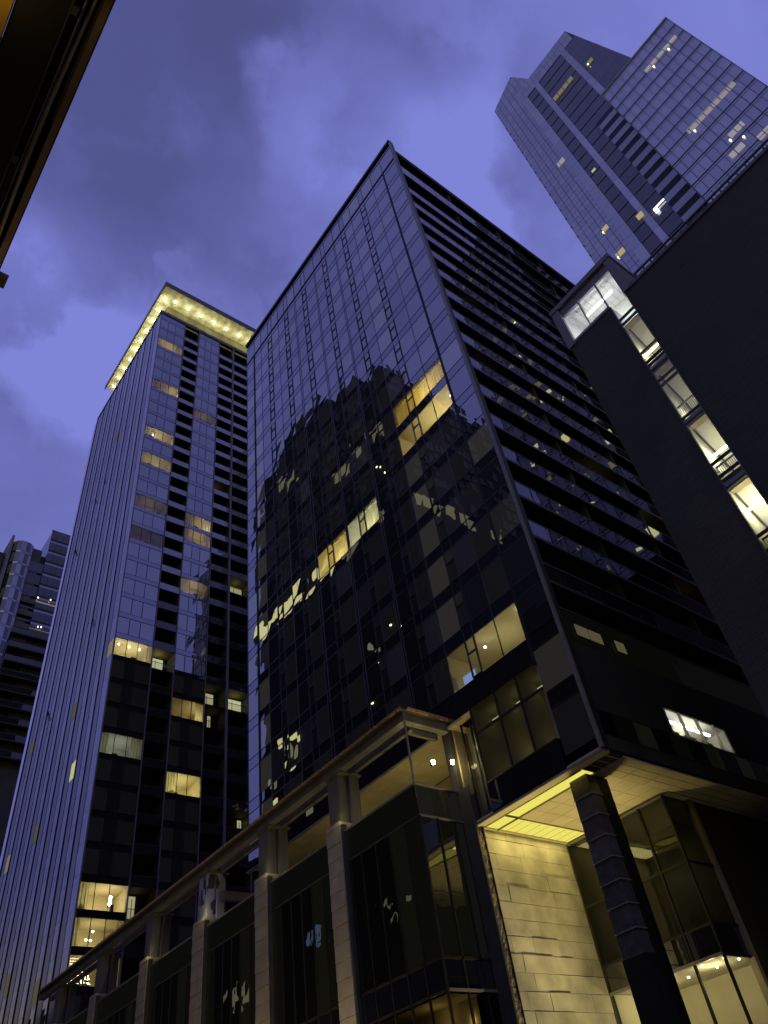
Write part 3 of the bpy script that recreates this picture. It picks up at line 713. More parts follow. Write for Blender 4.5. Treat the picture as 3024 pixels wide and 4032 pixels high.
for i in range(9): gt.box(23.3+i*.3, 23.56+i*.3, 24.86, 24.97, 19.0, 19.12, M['gold'])
gt.build('gold_trim', pd)
po = MB(); po.box(PX-.05, PX+.03, 25.14, 25.22, 15.3, 18.47, M['metal_light']); po.build('corner_post', pd)
# column between the two wall lamps
lc = MB(); lc.box(26.15, 26.75, 25.2, 25.75, 14.4, 18.68, M['mullion_mid']); lc.box(26.75, 27.6, 25.2, 25.3, 14.4, 18.68, M['tan']); lc.build('terrace_column', pd, label='dark column between two wall lamps')
LQ = []
for (u, v) in ((935.7, 1646.8), (977.5, 1646.8)):
    r_ = ray(u, v)
    d = 25.02 / r_.y if u > 960 else 25.02 / r_.y
    LQ.append(r_*d)
for i, p in enumerate(LQ):
    b = MB(); b.tube((p.x, p.y, p.z-.08), (p.x, p.y, p.z+.1), .085, M['sconce'], 10); b.box(p.x-.04, p.x+.04, p.y+.05, p.y+.2, p.z-.12, p.z+.12, M['black']); b.build('wall_lamp', pd)
    light('wall_lamp_light', (p.x, p.y-.2, p.z), 20, (1, .82, .38), .08, pd)
light('terrace_light', (26.8, 28.6, 15.2), 85, (1, .86, .36), .3, pd); light('terrace_light', (26.8, 35.5, 15.2), 40, (1, .86, .36), .3, pd); light('terrace_light', (26.8, 42, 15.2), 8, (1, .80, .34), .3, pd)
for a, b_ in pill[:4]:
    light('column_light', (22.8, (a+b_)/2-.8, 16.0), 7, (1, .82, .4), .05, pd)

#==LEFT==
# ------------------------------------------------------------------ LEFT TOWER
LX, LY = 26.0, 78.0
lt = thing('residential_tower', 'tall blue glass tower on the left with a glowing overhanging roof slab', 'tower', (26, 78, GZ))
P2 = 3.21
def zt(k): return 29.3 + P2*k
litA = {30:'warm', 26:'half', 22:'lamp', 20:'warm2', 17:'dim', 15:'dim', 9:'bright', 5:'white', 0:'chand', -1:'dine', -2:'tree'}
litC = {25:'dim', 17:'half', 16:'warm', 13:'warm', 7:'half', 4:'bright', 5:'none'}
colA = [26.12, 27.65, 29.1, 30.95]; colC = [34.12, 35.43, 36.7, 38.35]
KMAX = 32
dimM = M['lit_dim']
for cols_, lits in ((colA, litA), (colC, litC)):
    for k in range(-9, KMAX+1):
        z1 = zt(k); z0 = z1-2.45; t = lits.get(k)
        clear = t in ('warm', 'half', 'lamp', 'warm2', 'bright', 'white', 'chand', 'dine', 'tree', 'dim')
        b = MB()
        for a, c_ in zip(cols_, cols_[1:]):
            b.py(LY, a+.03, c_-.03, z0+.03, z1-.02, M['glass_clear'] if clear else (M['glass_pale'] if random.random() < .12 and k > 8 else M['glass']), .008)
        for a in cols_[1:-1]: b.box(a-.035, a+.035, LY-.04, LY+.02, z0, z1, M['mullion'])
        o = b.build('window', lt)
        if clear:
            o['label'] = 'lit window'
            pw = {'warm': 60, 'half': 50, 'lamp': 75, 'warm2': 55, 'bright': 150, 'white': 40, 'chand': 110, 'dine': 80, 'tree': 14, 'dim': 14}[t]
            col = {'white': (.85, .95, .8), 'bright': (1, .93, .46), 'dim': (1, .82, .62), 'warm': (1, .84, .5)}.get(t, (1, .88, .46))
            bl = {'lamp': [(27.7, .8, z1-.8)], 'bright': [(26.9+i*1.35, .7, z1-.35) for i in range(3)] if cols_ is colA else [(36.9, 1.2, z0+.5)], 'chand': [(29.6+.12*math.sin(i*2.4), .9+.1*math.cos(i*2), z1-.7-.11*i) for i in range(9)],
                  'dine': [(28.3, .9, z1-.8), (27.8, 1.1, z1-1.5), (28.2, 1.0, z1-1.55)], 'half': [] }.get(t, [])
            dp = 1.6 if t in ('warm', 'dim') else 3.2
            lp = (cols_[-1]-.6, LY+1.2, z0+.6) if t == 'half' else None
            room_y(o, cols_[0], cols_[-1], z0, z1, LY, dp, M['white_wall'] if t == 'white' else M['cream'], pw, col, bl, lp, r=.15)
            rc = random.Random(k*7+len(lits))
            for side in (0, 1):
                if rc.random() < .6 or t in ('warm', 'white'):
                    wd = rc.uniform(.5, 1.4); xa = cols_[0]+.06 if side == 0 else cols_[-1]-.06-wd; cm = MB(); q = 0
                    while q < wd-.06:
                        cm.poly([(xa+q, LY+.22+.04*math.sin(q*19), z0+.05), (xa+q+.06, LY+.22+.04*math.sin((q+.06)*19), z0+.05), (xa+q+.06, LY+.22+.04*math.sin((q+.06)*19), z1-.05), (xa+q, LY+.22+.04*math.sin(q*19), z1-.05)], M['pale_curtain']); q += .06
                    cm.build('curtain', o)
            if t == 'dine' or t == 'chand':
                f_ = MB(); f_.box(29.6, 29.9, LY+.5, LY+.8, z0, z0+.8, M['black']); f_.build('chair', o)
            if t == 'tree':
                f_ = MB()
                for i in range(150):
                    h = random.random(); rr_ = .75*(1-h)+.05; aa = random.uniform(0, 6.28); x_ = 27.9+rr_*math.cos(aa); y_ = LY+1+rr_*math.sin(aa); z_ = z0+.1+h*2.2
                    f_.box(x_-.022, x_+.022, y_-.022, y_+.022, z_-.022, z_+.022, M['warm_lamp'])
                for i in range(7):
                    for j in range(10): f_.box(26.3+i*.16, 26.33+i*.16, LY+.15, LY+.17, z0+.2+j*.22, z0+.23+j*.22, M['warm_lamp'])
                f_.build('christmas_lights', o)
                f_ = MB(); f_.tube((27.9, LY+1, z0), (27.9, LY+1, z0+2.3), .7, M['olive'], 12, .05); f_.build('christmas_tree', o)
# spandrels, piers
sp_ = MB()
for k in range(-10, KMAX+1):
    for cc_ in (colA, colC):
        sp_.py(LY, cc_[0]+.02, cc_[-1]-.02, zt(k)+.05, zt(k+1)-2.45-.03, M['spandrel'], .003)
        sp_.box(cc_[0], cc_[-1], LY-.03, LY+.02, zt(k)-.01, zt(k)+.05, M['mullion'])
for x in (26.0, 30.97, 33.97, 38.37, 41.4, 44.95): sp_.box(x, x+(.12 if x < 26.5 or x > 30 else .1)+(.2 if x == 41.4 else 0), LY-.12, LY+.05, GZ, 134.2, M['pier'])
sp_.box(26, 50, LY-.1, LY+.6, 132.1, 134.0, M['mullion_mid']) if False else None
sp_.box(25.9, 50, LY-.15, LY+.4, 133.9, 134.75, M['mullion_mid'])
for cc_ in (colA, colC): sp_.py(LY-.01, cc_[0], cc_[-1], zt(32)+.06, 133.9, M['spandrel'])
sp_.build('facade_frame', lt)
for (a, c_) in ((31.1, 33.95), (38.5, 41.38), (41.75, 44.93)):
    for k in range(-9, KMAX+1):
        z = zt(k-1) if k > -9 else zt(k)-3.2
        if k == KMAX+1: continue
        b = MB()
        b.py(LY-.02, a+.02, c_-.02, z+.02, z+1.08, M['glass_clear'] if (a, k) in ((31.1, 9), (41.75, 14), (41.75, 8), (38.5, 8), (31.1, 0), (38.5, 7)) else M['pier_bright'] if k > 12 else M['glass_rail'], .004)
        b.box(a+.02, c_-.02, LY+.0, LY+2.0, z, z+.2, M['dark_soffit']); b.box(a+.02, c_-.02, LY-.04, LY+.02, z+1.08, z+1.13, M['mullion_mid'])
        b.build('balcony', lt)
bk = MB()
for (a, c_) in ((31.1, 33.95), (38.5, 41.38), (41.75, 44.93)):
    bk.box(a, c_, LY+2.0, LY+2.1, GZ, 134, M['black']); bk.box(a-.04, a, LY+.06, LY+2.1, GZ, 134, M['dark_soffit']); bk.box(c_, c_+.03, LY+.06, LY+2.1, GZ, 134, M['dark_soffit'])
bk.build('balcony_recess', lt)
def door(xa, xb, k, pw, col=(1, .84, .38)):
    b = MB(); z1 = zt(k); b.box(xa, xb, LY+1.9, LY+1.97, z1-2.6, z1-.25, M['refl_dim'] if pw < 15 else M['lit_green']); b.box((xa+xb)/2-.03, (xa+xb)/2+.03, LY+1.86, LY+1.98, z1-2.6, z1-.5, M['black'])
    b.build('balcony_door', lt); light('balcony_light', ((xa+xb)/2, LY+1.2, z1-.7), pw, col, .1, lt)
door(31.3, 33.3, 9, 34); door(42, 44.7, 14, 14); door(42, 44.7, 8, 16); door(38.7, 40.6, 8, 3); door(39.9, 40.3, 7, 2); door(31.9, 32.6, 0, 5, (1, .7, .3)); door(44.3, 44.8, 3, 2); door(38.8, 40.4, 20, 2)
# left face (facing the street): vertical stripes of panel and glass
sd = MB(); ws = MB(); yy = LY+.05; i = 0; random.seed(11)
segs = []
while yy < 108.4:
    segs.append((yy, min(yy+1.7, 108.5), 'g')); yy += 1.72
    segs.append((yy, min(yy+1.55, 108.5), 'p')); yy += 1.65
for a, c_, t in segs:
    for k in range(-10, KMAX+2):
        z0 = zt(k)-P2+.01; z1 = zt(k) if k <= KMAX else 134.0
        if t == 'g':
            mid = a+(c_-a)*random.choice((.35, .5, .62))
            if k % 1 == 0: ws.px(LX, a+.01, c_-.01, z0, z0+.70, M['glass_side'], .004)
            ws.px(LX, a+.01, mid-.012, z0+.73, z1, M['glass_side'], .010); ws.px(LX, mid+.012, c_-.01, z0+.73, z1, M['glass_side'], .010)
        elif k % 4 == 0: sd.box(LX-.04, LX+.05, a, c_-.03, zt(k)-P2+.02, zt(min(k+3, KMAX))+(0 if k+3 <= KMAX else 1.5), M['side_panel'])
    if t == 'p': sd.box(LX-.12, LX+.03, c_-.03, c_+.05, GZ, 134.3, M['black'])
ws.build('window', lt, kind='stuff'); sd.build('side_panel', lt)
for (y, k, m_) in ((79.6, 9, 'lit_dim'), (88.7, 8, 'lit_faint'), (84.4, 5, 'lit_green'), (104.3, 9, 'lit_faint'), (96.0, 4, 'lit_faint'), (103.8, 4, 'lit_dim'), (84.7, -2, 'lit_faint'), (91.3, -3, 'lit_dim'), (94.5, -1, 'lit_faint'), (91, 26, 'lit_faint')):
    a = min(segs, key=lambda s: abs(s[0]-y) + (9 if s[2] == 'p' else 0))
    b = MB(); b.px(LX-.03, a[0]+.05, a[1]-.1, zt(k)-2.3, zt(k)-.1, M[m_]); b.build('window', lt, label='small lit window on the street side')
for (y, k) in ((95, 23), (98.5, 22.4), (104.4, 20), (101, 9.6), (88, 12)):
    b = MB(); z1 = zt(k); b.poly([(LX-.06, y, z1), (LX-.06, y+.7, z1), (LX-.45, y+.7, z1-1.1), (LX-.45, y, z1-1.1)], M['glass_side']); b.box(LX-.47, LX-.43, y, y+.7, z1-1.14, z1-1.08, M['mullion']); b.build('open_window', lt)
sh = MB(); sh.box(26.1, 50, 108.5, 108.7, GZ, 134.2, M['far_wall']); sh.box(49.8, 50, 78.1, 108.5, GZ, 134.2, M['far_wall']); sh.box(26.1, 49.8, 78.7, 108.5, 133.6, 133.9, M['roof_trim'])
sh.box(LX-.1, LX+.4, 78.3, 108.6, 134.3, 134.75, M['mullion_mid'])
for k in range(-8, 33): sh.box(26.2, 49.6, 81.5, 108.3, zt(k)+.2, zt(k)+.4, M['black'])
sh.build('wall', lt)
ph = MB(); ph.box(28.66, 49, 82.5, 106, 133.9, 145.15, M['stained_dark']); ph.build('penthouse', lt)
ev = MB(); ev.box(25.98, 54, 77.9, 108.4, 145.32, 145.9, M['mullion_mid']); 
for (a, b_, c_, d) in ((25.98, 26.12, 77.9, 108.4), (26.12, 54, 77.9, 78.04)): ev.box(a, b_, c_, d, 144.5, 145.32, M['mullion_mid'])
for i in range(10):
    for j in range(2): ev.box(26.14+i*2.95, 26.14+i*2.95+2.93, 78.06+j*2.3, 80.34+j*2.3, 145.2, 145.3, M['soffit' if False else 'concrete'])
for i in range(9): ev.box(26.14, 28.8, 82.68+i*2.85, 82.68+i*2.85+2.83, 145.2, 145.3, M['concrete'])
ev.build('roof_slab', lt)
pts = [(29.4+i*2.97, 80.75) for i in range(8)] + [(27.45, 81.4+i*2.85) for i in range(10)]
for x, y in pts:
    b = MB(); b.tube((x, y, 145.19), (x, y, 145.12), .26, M['warm_lamp'], 14); b.build('soffit_lamp', lt)
    light('soffit_light', (x, y, 143.95), 190*random.uniform(.65, 1.3), (1, .94, .46), .15, lt)

#==BRICK==
# ------------------------------------------------------------------ BRICK BUILDING
bb = thing('brick_building', 'dark brick building on the right with a lit glass stair slot and penthouse box', 'building', (26, 10, GZ))
BZ = 34.15
w_ = MB()
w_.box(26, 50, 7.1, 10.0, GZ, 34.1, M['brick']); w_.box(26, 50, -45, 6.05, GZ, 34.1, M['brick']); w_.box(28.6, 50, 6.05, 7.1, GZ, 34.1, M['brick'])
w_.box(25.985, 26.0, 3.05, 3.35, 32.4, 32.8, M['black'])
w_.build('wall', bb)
cp = MB(); cp.box(25.92, 26.4, -45, 5.68, 34.1, 34.3, M['roof_trim']); cp.build('parapet', bb)
rl = MB(); y = 5.3
while y > -8: rl.box(26.9, 26.98, y-.04, y+.04, 34.3, 35.95, M['mullion']); rl.box(26.92, 26.95, y-.38, y-.12, 35.2, 35.65, M['metal_light']); y -= .5
rl.box(26.88, 26.98, -45, 5.4, 35.9, 36.0, M['mullion_mid']); rl.build('roof_railing', bb)
# penthouse glass box
bx = MB()
bx.box(25.9, 30, 5.7, 6.12, 34.12, 37.4, M['box_frame']); bx.box(25.9, 30, 9.62, 10.12, 34.0, 37.4, M['box_frame']); bx.box(25.85, 30.05, 5.65, 10.17, 37.4, 37.75, M['box_frame'])
bx.box(25.95, 30, 7.12, 9.62, 34.12, 34.3, M['metal_light']); bx.box(26.05, 26.2, 6.12, 9.62, 36.7, 37.4, M['box_frame'])
for y in (7.15, 8.42): bx.box(25.92, 26.06, y-.04, y+.04, 34.3, 36.75, M['metal_light'])
bx.build('penthouse_frame', bb)
pg = MB()
for a, c_ in ((6.12, 7.11), (7.19, 8.38), (8.46, 9.62)): pg.px(26.0, a, c_, 34.3, 36.72, M['glass_clear'])
o = pg.build('penthouse_window', bb)
pi_ = MB(); pi_.poly([(28.4, 6.13, 34.2), (28.4, 6.13, 37.2), (28.4, 9.61, 37.2), (28.4, 9.61, 34.2)], M['white_wall'])
pi_.box(26.1, 28.4, 6.13, 9.61, 37.0, 37.05, M['white_wall'])
for i in range(9): pi_.box(26.2, 28.4, 6.3+i*.38, 6.33+i*.38, 36.97, 37.0, M['rail_white'])
pi_.poly([(26.1, 6.14, 34.3), (28.4, 6.14, 34.3), (28.4, 6.14, 37), (26.1, 6.14, 37)], M['white_wall'])
pi_.poly([(26.1, 9.6, 34.3), (26.1, 9.6, 37), (28.4, 9.6, 37), (28.4, 9.6, 34.3)], M['white_wall'])
pi_.build('room', o)
t = MB(); t.tube((26.75, 6.75, 36.1), (26.75, 8.6, 36.1), .07, M['white_tube']); t.build('tube_lamp', o)
light('room_light', (26.9, 7.7, 34.9), 170, (.9, .95, 1), .2, bb)

# stair slot
S1 = 32.75; SP = 4.08
sl = MB()
for y0, y1 in ((6.05, 6.10), (7.05, 7.10)): sl.box(25.93, 26.03, y0, y1, GZ, 34.1, M['mullion_mid'])
sl.box(28.5, 28.58, 6.05, 7.1, GZ, 34.1, M['white_wall']); sl.poly([(26.05, 6.105, GZ), (28.5, 6.105, GZ), (28.5, 6.105, 34), (26.05, 6.105, 34)], M['white_wall']); sl.poly([(26.05, 7.045, GZ), (26.05, 7.045, 34), (28.5, 7.045, 34), (28.5, 7.045, GZ)], M['white_wall'])
sl.build('stair_shaft', bb)
lv = [('white', 0), ('yel', 60), ('dim', 26), ('yel2', 85), ('yelw', 80), ('yel2', 60), ('dim', 20), ('dim', 20)]
light('stair_light', (26.9, 6.6, 33.2), 16, (.9, .95, 1), .1, bb)
for i in range(8):
    za = S1 - SP*i            # slab level above this storey
    zb_ = za - SP
    kind, pw = lv[i+1] if i+1 < len(lv) else lv[-1]
    g = MB()
    bars = [za, za-.42] + ([za-3.05, za-3.8] if i != 1 and i != 4 else [za-1.25, za-1.62])
    for z in bars: g.box(25.94, 26.05, 6.1, 7.05, z-.05, z+.05, M['black'])
    g.px(25.99, 6.1, 7.05, zb_+.05, za-.05, M['glass_clear'])
    g.box(26.1, 28.45, 6.12, 7.03, zb_-.35, zb_-.02, M['tan'])             # landing slab
    o = g.build('stair_window', bb)
    s_ = MB(); s_.poly([(26.5, 6.13, za-.45), (26.5, 7.03, za-.45), (28.4, 7.03, zb_+1.7), (28.4, 6.13, zb_+1.7)], M['white_wall'])
    s_.beam((26.45, 6.17, za-.48), (28.35, 6.17, zb_+1.66), .05, .10, M['rail_dark']); s_.beam((26.45, 6.99, za-.48), (28.35, 6.99, zb_+1.66), .05, .10, M['rail_dark'])
    s_.box(26.12, 26.5, 6.12, 7.03, za-.5, za-.44, M['tan']); s_.build('stair', o)
    s_ = MB()
    for q in range(11): s_.box(26.28, 26.31, 6.14+q*.085, 6.16+q*.085, zb_, zb_+1.0, M['rail_dark'])
    s_.box(26.26, 26.33, 6.11, 7.04, zb_+.97, zb_+1.03, M['rail_dark']); s_.box(26.26, 26.33, 6.11, 7.04, zb_+.08, zb_+.12, M['rail_dark']); s_.build('railing', o)
    if kind in ('yel', 'yel2', 'yelw'):
        zz = zb_+.85 if i != 4 else zb_+2.2
        zz = {0: 29.6, 2: 22.0, 3: 18.8, 4: 14.6}.get(i, zz)
        t = MB(); t.tube((26.18, 6.12, zz), (26.18, 7.03, zz), .06, M['yellow_tube']); t.build('tube_lamp', o)
        light('stair_light', (26.5, 6.55, zz+.2), pw*.8, (1, .96, .56), .15, bb)
    else: light('stair_light', (26.9, 6.55, zb_+.5), pw*2.0, (.95, .95, .6), .15, bb)

#==TR==
# ------------------------------------------------------------------ GLASS TOWER BEHIND, TOP RIGHT
tr = thing('glass_skyscraper', 'pale violet glass skyscraper with angular stepped crown behind the brick building', 'tower', (84, 2, GZ))
def grid_x(x, y0, y1, z0, z1, by, bz, name, mat, mw=.07, parent=None, top=None, zoff=0):
    g = MB(); n = max(1, round((y1-y0)/by)); s_ = (y1-y0)/n
    z = z1
    while z > z0:
        zl = max(z-bz, z0)
        for j in range(n):
            a, b_ = y0+j*s_, y0+(j+1)*s_
            if top is not None:
                P = [(a+mw/2, zl+mw/2), (b_-mw/2, zl+mw/2), (b_-mw/2, z-mw/2), (a+mw/2, z-mw/2)]; Q = []
                for i_ in range(4):
                    p, q = P[i_], P[(i_+1) % 4]; fp, fq = top(p[0])-p[1], top(q[0])-q[1]
                    if fp >= 0: Q.append(p)
                    if (fp >= 0) != (fq >= 0): t_ = fp/(fp-fq); Q.append((p[0]+(q[0]-p[0])*t_, p[1]+(q[1]-p[1])*t_))
                if len(Q) > 2: g.poly([(x, q[0], q[1]) for q in reversed(Q)], mat)
                continue
            za_, zb2 = z, z
            t = .012; r1, r2 = random.uniform(-t, t), random.uniform(-t, t)
            g.poly([(x+r1, b_-mw/2, zl+mw/2), (x-r1, a+mw/2, zl+mw/2), (x-r2, a+mw/2, max(za_, zl+mw)-mw/2), (x+r2, b_-mw/2, max(zb2, zl+mw)-mw/2)], mat)
        z = zl
    o = g.build(name, parent)
    f = MB(); z = z1
    while z > z0:
        if top is None: f.box(x-.05, x+.04, y0, y1, z-mw/2, z+mw/2, M['tr_line'])
        z -= bz
    for j in range(n+1):
        y = y0+j*s_; zt_ = z1 if top is None else min(z1, top(y-mw/2), top(y+mw/2)); f.box(x-.06, x+.04, y-mw/2, y+mw/2, z0, zt_, M['tr_line'])
    f.build('mullion_frame', parent)
    return o
random.seed(5)
# front block
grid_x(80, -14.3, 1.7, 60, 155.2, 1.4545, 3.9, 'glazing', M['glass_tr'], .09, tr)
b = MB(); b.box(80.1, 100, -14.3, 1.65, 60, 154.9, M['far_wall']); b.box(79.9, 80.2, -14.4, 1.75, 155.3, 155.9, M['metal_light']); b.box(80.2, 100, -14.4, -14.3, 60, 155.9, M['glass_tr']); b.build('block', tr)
g_ = MB()
for i in range(12): g_.box(79.9, 79.96, -14.3+i*2.909-.05 if i < 6 else 1.55, -14.3+i*2.909+.05 if i < 6 else 1.7, 60, 155.2, M['mullion_mid']) if i < 7 else None
z = 155.2
while z > 60: g_.box(79.9, 79.96, -14.3, 1.7, z-.05, z+.05, M['mullion_mid']); g_.box(79.92, 79.95, -14.3, 1.7, z-.7, z-.64, M['tr_line']); z -= 3.9
g_.build('floor_line', tr)
# middle slab with dark bays
def top_mid(y): return 200 if y > -2.1 else max(200 + (y+2.1)*8.0, 120)
m_ = MB()
m_.poly([(84.6, 14.7, GZ), (84.6, -9, GZ), (84.6, -9, 145), (84.6, -2.1, 200), (84.6, 14.7, 200)], M['far_wall']); m_.box(84.7, 110, -9, 14.7, GZ, 144, M['far_wall'])
m_.poly([(84.6, 14.7, GZ), (84.6, 14.7, 200), (110, 14.7, 200), (110, 14.7, GZ)], M['far_wall']); m_.poly([(84.6, -2.1, 200), (84.6, -9, 145), (110, -9, 145), (110, -2.1, 200)], M['far_wall'])
m_.poly([(84.6, 14.7, 200), (84.6, -2.1, 200), (110, -2.1, 200), (110, 14.7, 200)], M['far_wall'])
m_.build('middle_block', tr)
DK = [(10.4, 12.9), (1.95, 9.1), (-6.8, .5)]
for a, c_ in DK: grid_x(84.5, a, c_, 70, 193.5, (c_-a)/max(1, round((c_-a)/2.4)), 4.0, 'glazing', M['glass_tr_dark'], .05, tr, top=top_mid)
st_ = MB()
for a, c_ in ((12.95, 14.7), (9.15, 10.35), (.55, 1.9)):
    z = 193.5
    while z > 70:
        st_.box(84.3, 84.5, a, c_, z-3.95, z, M['glass_tr']); z -= 4
z = 193.5
for a in [14.7-1.2*i for i in range(14)]: st_.px(84.42, a-1.15, a, 193.6, 196.6, M['glass_tr'], .01); st_.px(84.42, a-1.15, a, 196.7, 199.9, M['glass_tr'], .01)
fl = 193.5
while fl > 70:
    for a, c_ in DK: st_.box(84.38, 84.5, a, min(c_, 20), fl-.07, fl+.07, M['pier']) if top_mid(a) > fl else None
    fl -= 4
st_.build('pier', tr)
lo = MB()
for i in range(13):
    z = 157.4 - 3.78*i; lo.box(84.1, 84.3, 1.6, 5.95, z-1.7, z, M['black']); lo.box(84.05, 84.3, 1.6, 5.95, z-3.7, z-1.75, M['pier_bright'])
lo.build('louver', tr)
# rear block
def top_l(y): return 213.1 + (22-y)*.70 if y > 13.9 else 218.8 - (13.9-y)*3.4
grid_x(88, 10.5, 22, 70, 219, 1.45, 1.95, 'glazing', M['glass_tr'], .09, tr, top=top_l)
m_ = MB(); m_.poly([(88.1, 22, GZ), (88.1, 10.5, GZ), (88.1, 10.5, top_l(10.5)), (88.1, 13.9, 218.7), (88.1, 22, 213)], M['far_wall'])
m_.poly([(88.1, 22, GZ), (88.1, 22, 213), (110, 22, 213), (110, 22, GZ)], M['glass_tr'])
z = 205
m_.build('rear_block', tr)
ba = MB(); z = 200
while z > 110: ba.box(87.85, 88.0, 21.8, 22.1, z-.4, z, M['metal_light']); z -= 4
ba.build('edge_bracket', tr)
for (x, y0, y1, z, h, mm) in ((79.93, -13.0, -5.9, 147.2, 1.5, 'lit_haze'), (79.93, -12.4, -3.3, 122.8, 1.5, 'lit_haze'), (79.93, -9, -6.5, 113.4, 1.5, 'lit_haze'), (79.93, -7, -4.6, 109.5, 1.5, 'lit_haze'), (79.93, -13.9, -8.5, 107.6, 1.6, 'lit_haze'),
                              (84.25, 3.3, 9.0, 179.4, 2.0, 'lit_dim'), (84.25, -1.9, -.2, 177.5, 1.8, 'lit_dim'), (87.9, 15.2, 17.2, 164.5, 2, 'lit_haze'), (87.9, 16.2, 17.7, 133.6, 1.5, 'lit_warm'), (87.9, 16.3, 18.2, 124.2, 1.6, 'lit_warm')):
    y = y0
    while y < y1-.2:
        ye = min(y+1.35, y1); b = MB(); b.px(x, y+.05, ye, z, z+h, M[mm]); b.build('lit_window', tr); y += 1.45
for (x, y, z) in ((79.85, -10.7, 146.9), (79.85, -7.3, 146.9), (79.85, -4.1, 122.4), (79.85, -6.2, 113.4), (79.85, -7.6, 111.5), (84.1, -.5, 178), (87.8, 17.6, 133.9), (87.8, 18.0, 124.5)):
    b = MB(); b.tube((x, y, z), (x, y, z-.25), .13, M['far_lamp'], 8); b.build('ceiling_lamp', tr)
b = MB(); b.box(84.1, 84.24, 5.3, 8.2, 121.4, 121.55, M['white_tube']); b.box(84.1, 84.24, 7.6, 8.2, 120.2, 121.3, M['white_tube']); b.build('tube_lamp', tr)
b = MB(); b.box(84.1, 84.24, 11.2, 12.1, 145.6, 146.2, M['lit_green']); b.box(84.1, 84.24, 9.8, 11.0, 122.5, 124, M['lit_warm']); b.build('lit_window', tr)
# lower left part of the scene: tall towers far down the street
#==FAR==
ff = thing('curved_tower', 'distant dark blue tower at far left with a curved glass bay and stacked balconies', 'tower', (26.8, 130, GZ))
a_ = MB(); FY = 130
z = 119.5; 
a_.box(26.85, 44, FY+.1, 150, GZ, 119.0, M['far_wall'])
k = 0
zz = 119.6
while zz > 66:
    if not (64 < zz-2.6 < 91):
        for i in range(4): a_.py(FY, 26.85+i*1.25, 28.05+i*1.25, zz-2.55, zz-.55, M['glass_tr_dark'], .01)
        a_.py(FY, 26.85, 31.8, zz-.5, zz-.02, M['spandrel'])
    zz -= 3.05
for i in range(12): a_.px(26.84, FY+i*1.6, FY+1.5+i*1.6, 112.8, 119.2, M['glass_side'], .01)
a_.box(26.75, 44, FY-.05, FY+.15, 119.2, 119.6, M['mullion_mid']); a_.build('block', ff)
bl = MB(); zz = 91.2
while zz > 64: bl.box(19.2, 34, FY-1.2, FY+.5, zz-.25, zz, M['dark_soffit']); bl.py(FY-1.2, 19.2, 34, zz, zz+1.0, M['glass_rail'], 0); bl.box(19.2, 34, FY-1.22, FY-1.18, zz+1.0, zz+1.06, M['mullion_mid']); zz -= 3.05
bl.box(19.2, 34, FY+1.5, FY+1.6, 60, 91.5, M['black']); bl.build('balcony_stack', ff)
b2 = MB()
for i in range(4): b2.box(24.1, 26.8, FY-.2, FY+.4, 99.2-3.05*i, 100.4-3.05*i, M['mullion_mid']); 
b2.box(24.0, 26.85, FY+1.6, FY+1.7, 88, 113, M['far_wall']); b2.box(24.0, 26.8, FY+.9, FY+1.55, 88, 101.5, M['black']); b2.build('recess', ff)
cy = MB(); cxc, cr_ = 22.0, 2.1
for i in range(7):
    a0, a1 = math.pi*(1.0+i/7*.95), math.pi*(1.0+(i+1)/7*.95)
    p0 = (cxc+cr_*math.cos(a0), FY+cr_*.9*math.sin(a0)); p1 = (cxc+cr_*math.cos(a1), FY+cr_*.9*math.sin(a1)); zz = 112.6
    while zz > 55:
        cy.poly([(p0[0], p0[1], zz-2.5), (p1[0], p1[1], zz-2.5), (p1[0], p1[1], zz), (p0[0], p0[1], zz)], M['glass'] if (i % 2) else M['glass_tr_dark']); cy.poly([(p0[0], p0[1], zz-3), (p1[0], p1[1], zz-3), (p1[0], p1[1], zz-2.55), (p0[0], p0[1], zz-2.55)], M['spandrel']); zz -= 3.05
cy.build('curved_bay', ff)
b3 = MB(); b3.box(19.3, 25.9, FY+.4, 148, GZ, 113.4, M['far_wall']); b3.box(15.5, 19.2, FY+1.4, 148, GZ, 110.7, M['far_wall']); b3.box(19.3, 19.75, FY-1.5, FY+.4, 88, 113.5, M['pier']); b3.box(12, 27, FY+.3, FY+.5, 113.0, 113.5, M['mullion_mid']) if False else None
zz = 110
while zz > 60:
    b3.py(FY+.38, 23.9, 26.8, zz-2.5, zz, M['glass_tr_dark']); zz -= 3.05
    for i in range(4): b3.py(FY+1.38, 13+i*1.5, 14.4+i*1.5, zz-2.3, zz, M['glass'], .01)
zz = 63.5
while zz > 20:
    for i in range(7): b3.py(FY-.3, 19.6+i*1.1, 20.65+i*1.1, zz-2.5, zz, M['glass_side'] if i < 3 else M['glass'], .02)
    b3.py(FY-.3, 19.6, 27.4, zz-3, zz-2.55, M['spandrel']); zz -= 3.05
b3.box(19.5, 27.5, FY-.25, FY, GZ, 63.6, M['far_wall']); b3.build('rear_block', ff)
for (x0, x1, z, mm, h) in ((26.9, 31.5, 100.0, 'lit_dim', .35), (26.4, 31.2, 93.6, 'lit_dim', .12), (20.3, 22.4, 84.6, 'lit_dim', 1.0), (19.6, 22.6, 81.2, 'lit_dim', 1.1)):
    b = MB(); b.py(FY-.06 if z > 90 else FY-.2, x0, x1, z, z+h, M[mm]); b.build('lit_window', ff)
for x, z in ((27.0, 100.9), (29.4, 101.2), (28.2, 94.2), (28.8, 94.3), (21.4, 57), (20.6, 58)):
    b = MB(); b.tube((x, FY-.5, z), (x, FY-.5, z-.2), .11, M['far_lamp'], 8); b.build('ceiling_lamp', ff)

ff.location = (34.84, 169, -2.08); ff.scale = (1.3, 1.3, 1.3)
